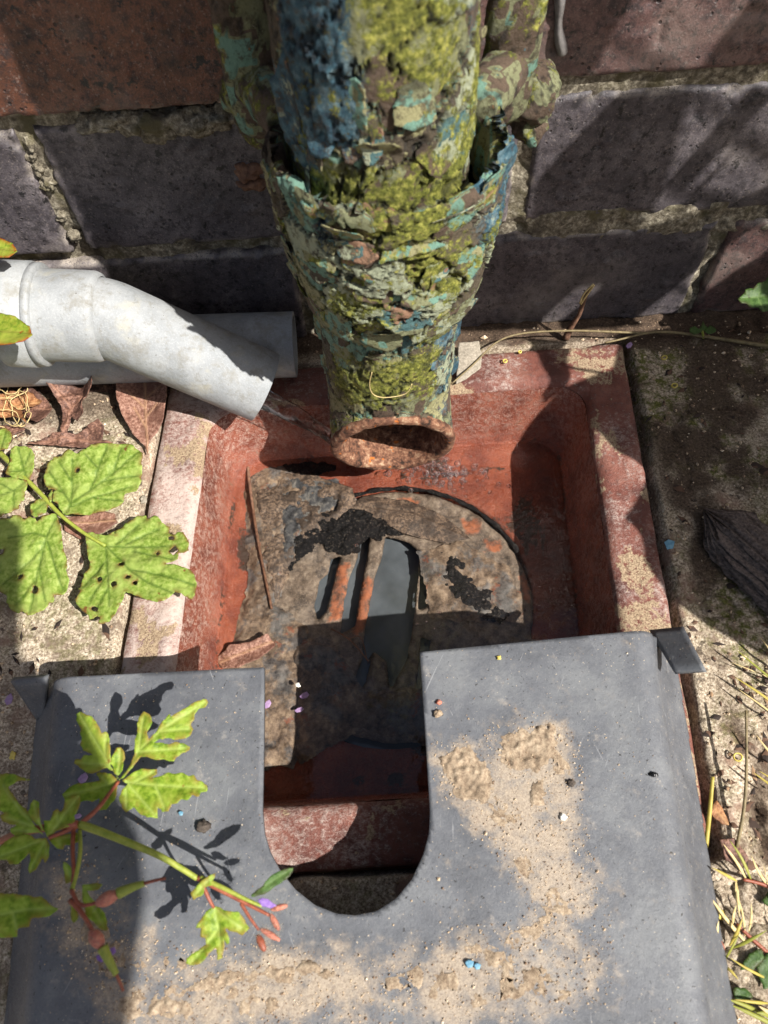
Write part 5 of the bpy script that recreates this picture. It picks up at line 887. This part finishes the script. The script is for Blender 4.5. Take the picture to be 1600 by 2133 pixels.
leaf('dead_leaf', [(130, 1080), (160, 1075), (200, 1065), (240, 1070), (245, 1090), (215, 1110), (170, 1125), (135, 1105)], 3.5, M_dry, None, [[(130, 1090), (240, 1085)]], (), (0, 0), 0.8, 1.2, seed=57, label='brown dead leaf lying beneath the green leaf stalk', cat='dead leaf')
leaf('dead_leaf', [(1478, 1690), (1492, 1665), (1505, 1685), (1515, 1705), (1522, 1722), (1505, 1715), (1488, 1705)], 4, M_dryor, None, [[(1480, 1675), (1520, 1720)]], (), (0, 0), 0.8, 1.2, seed=58, label='pale tan dead leaf tucked right of the drain cover', cat='dead leaf')
leaf('dead_leaf', [(1500, 1060 + 690), (1530, 1745), (1560, 1790), (1545, 1810), (1510, 1790)], 3, M_dryred, None, (), (), (0, 0), 0.8, 1.8, seed=59, label='dark curled dead leaf at the lower right by the grass', cat='dead leaf')
leaf('pale_flake', [(955, 715), (998, 712), (1003, 742), (1001, 768), (985, 780), (968, 792), (950, 800)], 5, M_pale, None, (), (), (0, 0.2), 0.8, 1.0, thick=0.8, seed=60, label='pale grey flake on the back rim beside the pipe shoe', cat='flake')
sc_ = empty('straw_coil', onz(20, 830, 3), 'tangle of pale straw coils at the left edge below the grey pipes', 'straw')
for k, (u, v, r_, ru) in enumerate([(20, 775, 34, 42), (15, 800, 42, 30), (40, 820, 24, 30), (30, 855, 26, 32), (45, 850, 18, 38), (10, 870, 30, 18)]):
    t = np.linspace(0.3 * k, 0.3 * k + random.uniform(5.0, 6.6), 60); P = np.array([onz(u + r_ * math.cos(a), v + ru * math.sin(a), 12 + 2.5 * math.sin(a * 0.7 + k)) for a in t]); V, F = tube(P + np.stack([fbm(P, 1 / 6, 2, 40 + k), fbm(P, 1 / 6, 2, 41 + k), fbm(P, 1 / 6, 2, 42 + k)], 1) * 2.0, 0.24, 6); part('strand', V, F, M_straw, sc_)
vn_ = empty('dry_vine', onz(1250, 690, 0), 'thin pale dry vine running along the foot of the wall', 'vine')
stem('stem', [(940, 800, 6), (1003, 745, 7), (1030, 708, 8), (1090, 692, 8), (1200, 688, 7), (1290, 692, 6), (1345, 694, 5)], (0.45, 0.7), M_vine, vn_, 50); stem('stem', [(1260, 714, 4), (1300, 706, 4.5), (1345, 692, 5.5), (1390, 690, 5), (1450, 698, 4), (1530, 710, 3), (1640, 728, 3)], (0.5, 1.3), M_vine, vn_, 50)
tg = empty('dry_twig', ony(1185, 700, -14), 'short broken dry twig standing against the wall foot', 'twig')
P = smooth_path([ony(u, v, -14) for u, v in [(1178, 705), (1190, 680), (1208, 655), (1216, 628), (1222, 606), (1236, 592)]], 40); V, F = tube(P, np.interp(np.linspace(0, 1, 40), [0, .4, .8, 1], [2.2, 1.3, 1.1, .5]), 10); V += 0.5 * np.stack([fbm(V, 1 / 3, 3, 950 + j) for j in range(3)], 1); part('bark', V, F, M_twig, tg)
for pts in ([(1236, 592), (1215, 612), (1208, 632)], [(1238, 594), (1222, 615), (1210, 634)]): V, F = tube(smooth_path([ony(u, v, -16) for u, v in pts], 14), 0.5, 6); part('sheath', V, F, M_straw, tg)
# chunk of weathered wood: splintered grain
c0 = onz(1500, 1080, 8); c1 = onz(1700, 1260, 8); d_ = (c1 - c0) / np.linalg.norm(c1 - c0); s_ = np.cross([0, 0, 1.0], d_)
t, a = np.meshgrid(np.linspace(0, 1, 90), np.linspace(0, 2 * np.pi, 160, endpoint=False), indexing='ij'); Lg = np.linalg.norm(c1 - c0)
grain = fbm(np.stack([np.cos(a).ravel() * 7, np.sin(a).ravel() * 7, t.ravel() * 1.0], 1), 1.3, 5, 960, 0.65); rad = 1 + 0.7 * grain; tp = np.clip(t.ravel() * 9 + 0.35 + 0.9 * grain, 0.05, 1)
V = c0 + d_ * (t.ravel() * Lg + 22 * grain * sm(0.25, 0.0, t.ravel()))[:, None] + s_ * (15 * rad * np.cos(a).ravel() * tp)[:, None] + np.array([0, 0, 1.0]) * (6 * rad * np.sin(a).ravel() * tp - 3)[:, None]
part('wood_chunk', V, gridq(90, 160, True), M_wood, None, None, True, 0, 'splintered weathered wood chunk on the shaded paving at right', 'wood')

# yellow curled scales and small bits
def torus(c, R, r, tilt=0.3):
    a, b = np.meshgrid(np.linspace(0, 2 * np.pi, 18, endpoint=False), np.linspace(0, 2 * np.pi, 7, endpoint=False), indexing='ij'); a, b = a.ravel(), b.ravel()
    V = np.stack([(R + r * np.cos(b)) * np.cos(a), (R + r * np.cos(b)) * np.sin(a), 1.6 * r * np.sin(b) + tilt * R * np.cos(a)], 1); q = gridq(18, 7, True); i = np.arange(7); last = np.stack([17 * 7 + i, 17 * 7 + (i + 1) % 7, (i + 1) % 7, i], 1); return np.asarray(c) + V, np.concatenate([q, last])
for u, v, z, R, lab in [(1052, 752, 3, 1.1, 'larger yellow curled scale on the back clay rim near the pale flake'), (1083, 733, 2.5, .8, 'smallest yellow curled scale on the back clay rim'), (1384, 745, 3, 1.3, 'yellow curled scale on the mossy paving nearest the wall'), (1405, 803, 3, 1.4, 'yellow curled scale on the shaded paving beside the gully corner'), (1537, 1577, 4, 1.6, 'yellow curled scale in the sun right of the drain cover')]:
    V, F = torus(onz(u, v, z), R, 0.35, random.uniform(.1, .5)); part('curled_scale', V, F, M_yellow, None, None, True, 0, lab, 'curled scale', 'tiny curled yellow bud scales')
for u, v, z, r_, mt, nm, lab, ct in [(425, 1722, ZC + 1.2, (3.2, 2.4, 2.0), M_dark, 'dirt_clod', 'dark dirt clod on the cover right of the green stem', 'clod'), (1174, 1701, ZC + .8, (1.5, 1.3, 1.0), M_white, 'pebble', 'tiny white pebble at the edge of the sand patch', 'pebble'), (1362, 1613, ZC + .7, (2.1, 1.1, .9), M_black, 'seed', 'shiny black seed on the right side of the cover', 'seed'), (1040, 1370, ZC + .8, (1.1, .9, .8), M_yellow, 'seed', 'yellow seed near the front edge of the right prong', 'seed'), (914, 1463, ZC + .8, (1.3, 1.1, 1), M_bud, 'crumb', 'small red brick crumb on the right prong beside the slot', 'crumb'), (912, 1487, ZC + 1, (1.9, 1.7, 1.3), M_sand, 'crumb', 'tan crumb below the red one beside the slot', 'crumb'), (1190, 1630, ZC + 1, (1.6, 1.4, 1.2), M_dark, 'crumb', 'dark crumb at the right edge of the upper sand patch', 'crumb'), (1120, 1100, 3, (1.5, 1.5, 1.2), M_white, 'pebble', 'small pebble', 'pebble'), (620, 1427, -41, (1.5, 1.5, 1), M_white, 'pebble', 'pale round pebble on the silt inside the U slot', 'pebble'), (300, 1040, 1, (1.8, 2.6, 1.4), M_pale, 'pebble', 'cream pebble wedged between paving and left gully rim', 'pebble'), (1500, 1905, 3, (2, 2, 1.8), M_yellow, 'seed', 'yellow square seed pod right of the cover', 'seed'), (27, 1573, 2.5, (1.6, 1.8, 1), M_yellow, 'seed', 'yellow seed on the shaded paving left of the cover', 'seed')]:
    if lab == 'small pebble': continue
    V, F = lump(onz(u, v, z - 0.3), np.array(r_) * [0.85, 0.85, 0.7], int(u), 12, 0.8); part(nm, V, F, mt, None, None, True, 0, lab, ct)
for u, v, w, lab in [(978, 2008, 9, 'larger blue paint chip in the sand of the cover'), (995, 2013, 7, 'smaller blue paint chip touching the larger one on the cover'), (376, 1694, 5, 'light blue paint speck on the cover above the dark clod'), (1395, 1133, 11, 'dark blue paint chip on the paving right of the gully')]:
    leaf('paint_chip', [(u - w, v - w * .4), (u - w * .2, v - w), (u + w, v - w * .5), (u + w * .7, v + w * .8), (u - w * .4, v + w)], (ZC + 1.5) if u < 1200 else 3.5, M_blue, None, (), (), (random.uniform(-.2, .2), .1), 0.4, 1.0, thick=.2, quilt=0, rag=0.15, label=lab, cat='paint chip')
# broken stones in the gap at the right
STL = ['small rubble stone touching the cover edge below the clay rim', 'rubble stone in the middle of the needle weed', 'rubble stone tight against the cover beside the green needle', 'rubble stone under the highest weed stems', 'rubble stone below the middle of the needle weed', 'large rubble stone at the right edge under the broad leaf', 'topmost tiny rubble stone by the end of the clay rim', 'rubble stone low at right beneath the dusty leaf', 'lowest rubble stone near the bottom right corner']
for i, (u, v, r_) in enumerate([(1500, 1880, 6), (1530, 1930, 9), (1490, 1960, 7), (1560, 1870, 8), (1520, 2010, 9), (1580, 1990, 10), (1500, 1850, 5), (1550, 2060, 9), (1590, 2090, 8)]):
    V, F = lump(onz(u, v, -1), (r_, r_ * random.uniform(.7, 1.2), r_ * .6), 970 + i, 16, 0.5); part('stone', V, F, M_ground, None, {'moss': np.full(len(V), .15), 'soil_shade': np.full(len(V), .2)}, True, 0, STL[i], 'stone', 'rubble stones beside the cover')

# yellow grass and needle weed at the lower right
def blades(root, lab, data, z0, nm='grass_tuft'):
    g = empty(nm, onz(*root, 0), lab, 'grass')
    for (u0, v0, u1, v1, w, h0, h1) in data:
        mid_ = ((u0 + u1) / 2 + random.uniform(-6, 6), (v0 + v1) / 2 + random.uniform(-6, 6)); P = smooth_path([onz(u0, v0, h0), onz(*mid_, (h0 + h1) / 2 + 1.5), onz(u1, v1, h1)], 18)
        V, F = tube(P, 0.62 * w * np.interp(np.linspace(0, 1, 18), [0, .3, .7, 1], [.45, 1, .8, .12]), 7, True, 0.35); part('blade', V, F, random.choice([M_grass, M_grass2, M_straw, M_straw]), g)
blades((1640, 1480), 'bleached grass blades arching in from the right edge beside the flange', [(1640, 1440, 1532, 1352, 1.0, 6, 10), (1650, 1410, 1582, 1325, 1.0, 6, 12), (1650, 1500, 1530, 1410, 1.2, 5, 9), (1640, 1510, 1536, 1434, 0.8, 6, 8), (1650, 1430, 1520, 1378, .6, 4, 6), (1640, 1600, 1575, 1530, 1.0, 6, 9), (1640, 1660, 1568, 1608, 1.0, 6, 9), (1650, 1640, 1580, 1605, .9, 6, 8), (1650, 1980, 1590, 1800, .8, 4, 9)], 5)
blades((1560, 1960), 'yellow needle leaved weed growing in the rubble beside the cover', [(1555, 1832, 1506, 1757, 1.1, 8, 14), (1565, 1833, 1520, 1750, 1.1, 8, 13), (1535, 1835, 1483, 1807, 1.1, 8, 12), (1532, 1832, 1540, 1910, 1.1, 8, 12), (1545, 1905, 1532, 1835, .9, 8, 10), (1600, 1845, 1565, 1782, 1.1, 7, 12), (1527, 1925, 1534, 1885, 1.0, 6, 9), (1552, 1950, 1538, 1870, .8, 6, 9), (1560, 1940, 1565, 1880, .8, 6, 9), (1555, 1965, 1472, 1858, 1.3, 5, 10), (1520, 1970, 1547, 1912, 1.2, 6, 12), (1496, 1975, 1497, 1918, 1.5, 6, 11), (1525, 1975, 1597, 1938, 1.1, 6, 12), (1510, 2000, 1540, 1945, .8, 5, 10), (1500, 2010, 1485, 1980, .9, 5, 8), (1505, 2010, 1538, 2040, 1.0, 5, 8), (1600, 2040, 1520, 1995, .9, 5, 10), (1585, 2110, 1512, 2080, 1.3, 5, 9), (1600, 2090, 1530, 2082, 1.0, 5, 9), (1510, 2085, 1530, 2112, 1.2, 5, 8), (1640, 2150, 1515, 2090, 1.5, 4, 8), (1620, 2115, 1580, 2095, 1.5, 5, 9), (1610, 2120, 1575, 2110, 1.6, 5, 8)], 5, 'needle_weed')
ndw = [o for o in bpy.data.objects if o.name.startswith('needle_weed')][0]
for pts in ([(1620, 1855, 6), (1580, 1838, 8), (1548, 1832, 9)], [(1600, 1985, 5), (1565, 1955, 6), (1535, 1925, 7)], [(1490, 1985, 5), (1510, 1980, 6), (1500, 1960, 8)]): stem('stem', pts, (0.8, 0.6), M_stemred, ndw, 14)
for i, pl in enumerate(([(1586, 1875), (1600, 1855), (1640, 1850), (1640, 1890), (1600, 1890)], [(1540, 2020), (1560, 1985), (1585, 1975), (1590, 1995), (1570, 2020)], [(1575, 2010), (1600, 1985), (1640, 1990), (1640, 2050), (1590, 2060)], [(1525, 2060), (1550, 2055), (1570, 2075), (1555, 2090), (1530, 2080)])):
    leaf('ground_leaf', pl, 6, M_dkgreen, None, (), (), (0, 0), 0.8, .8, seed=61 + i, label=['small green leaf at the right edge among the needle weed', 'grey green leaf under the yellow needles right of the cover', 'broad pale green leaf at the lower right corner', 'dusty green leaf low among the rubble at lower right'][i], cat='leaf')
tl = empty('bare_stalk', onz(1550, 1600, 2), 'long thin bare stalk standing right of the drain cover', 'stalk'); stem('stem', [(1535, 1765, 3), (1552, 1680, 8), (1556, 1580, 12), (1554, 1480, 15)], (0.8, 0.5), M_vine, tl, 30)
tl = empty('bare_stalk', onz(1480, 1700, 2), 'short yellow straw leaning on the gully rim right of the cover', 'stalk'); stem('stem', [(1470, 1765, 4), (1478, 1700, 8), (1485, 1618, 12)], (1.0, 0.7), M_grass, tl, 20)

# ------------------------------------------------------------------ added unseen leaves, cut to cast the shade on wall, paving and cover
shr = empty('added_shade_leaves', (900, -320, 0), 'added unseen plant outside the right edge, leaves shaped to shade wall and paving', 'plant')
shr2 = empty('added_shade_leaves', (340, -1100, 0), 'added leaf behind the viewer, standing in for the hand and phone shadow on the cover', 'plant')  # added leaf in place of the hand and phone that shade the cover
def caster(pts, zc=None, yc=None, name='leaf', seed=0, par=None):
    W = []
    for u, v, (k, val) in pts:
        p = onz(u, v, val) if k == 'z' else ony(u, v, val); t = (zc - p[2]) / SUN[2] if zc is not None else (yc - p[1]) / SUN[1]; W.append(p + SUN * t)
    W = np.array(W); c = W.mean(0); n = np.array([0, 0, 1.0]) if zc is not None else np.array([0, -1.0, 0]); e1 = np.array([1.0, 0, 0]); e2 = np.cross(n, e1); A = np.stack([(W - c) @ e1, (W - c) @ e2], 1); lo, hi = A.min(0), A.max(0)
    P2, q = cutgrid(lo[0] - 3, hi[0] + 3, lo[1] - 3, hi[1] + 3, 3.0, lambda P: sdf(P, A)); p = v3(P2[:, 0], P2[:, 1], seed)
    V = c + P2[:, :1] * e1 + P2[:, 1:] * e2 + n * (3.0 * fbm(p, 1 / 40, 3, 980 + seed))[:, None]; dv = np.abs(P2[:, 0])
    part(name, V, q, M_shade, par or shr, {'vein': np.exp(-(dv / 1.5) ** 2), 'rim': np.exp(-np.maximum(sdf(P2, A), 0) / 2)}, True, 0.5); return c
zc, z0 = ('z', ZC), ('z', 0.0); w0 = ('y', 0.0)
cs = []
cs.append(caster([(108, 1425, zc), (150, 1500, zc), (190, 1590, zc), (250, 1660, zc), (288, 1750, zc), (296, 1880, zc), (265, 2133, zc), (240, 2350, zc), (-250, 2350, zc), (-300, 1300, z0), (-200, 1040, z0), (0, 1062, ('z', 12)), (40, 1095, ('z', 12)), (38, 1365, z0)], zc=400, seed=1, par=shr2))
cs.append(caster([(1292, 690, z0), (1272, 770, z0), (1200, 800, z0), (1150, 815, ('z', -10)), (1105, 880, ('z', -30)), (1090, 915, ('z', -40)), (1110, 960, ('z', -45)), (1180, 1000, ('z', -45)), (1300, 1080, z0), (1335, 1110, z0), (1345, 1170, z0), (1400, 1250, z0), (1480, 1310, z0), (1600, 1375, z0), (1760, 1450, z0), (2100, 1200, z0), (1900, 640, z0)], zc=190, seed=2))
cs.append(caster([(1100, 700, z0), (1185, 705, z0), (1174, 760, z0), (1190, 830, z0), (1155, 815, z0), (1122, 765, z0)], zc=190, seed=3))
for i, pl in enumerate(([(1160, -60), (1350, -60), (1228, 160), (1145, 165)], [(1600, -60), (1720, 0), (1590, 165), (1440, 165)], [(1318, 168), (1455, 168), (1405, 350), (1340, 470), (1110, 474), (1128, 372), (1180, 308)], [(1590, 160), (1625, 190), (1435, 390), (1400, 372)], [(1555, 285), (1430, 440), (1402, 446)], [(1010, 478), (1360, 468), (1500, 428), (1660, 366), (1660, 425), (1530, 500), (1340, 650), (1290, 690), (1130, 700), (1250, 600), (1200, 600), (1090, 700), (940, 700), (960, 560)], [(1680, 470), (1680, 720), (1350, 720), (1400, 660), (1520, 570)])):
    cs.append(caster([(u, v, w0) for u, v in pl], yc=-150, seed=10 + i))
for i, c in enumerate(cs):
    root = np.array([340.0, -1100.0, 0.0]) if i == 0 else np.array([900.0 + 12 * i, -330.0 + 8 * i, 0.0])
    P = smooth_path([root, root * [1, 1, 0] + [0, 0, c[2] * 0.9], 0.5 * (root + c) * [1, 1, 0] + [0, 0, c[2] * 1.15], c], 30); V, F = tube(P, np.linspace(3.5, 1.0, 30), 8); part('stem', V, F, M_stemred, shr if i else shr2)
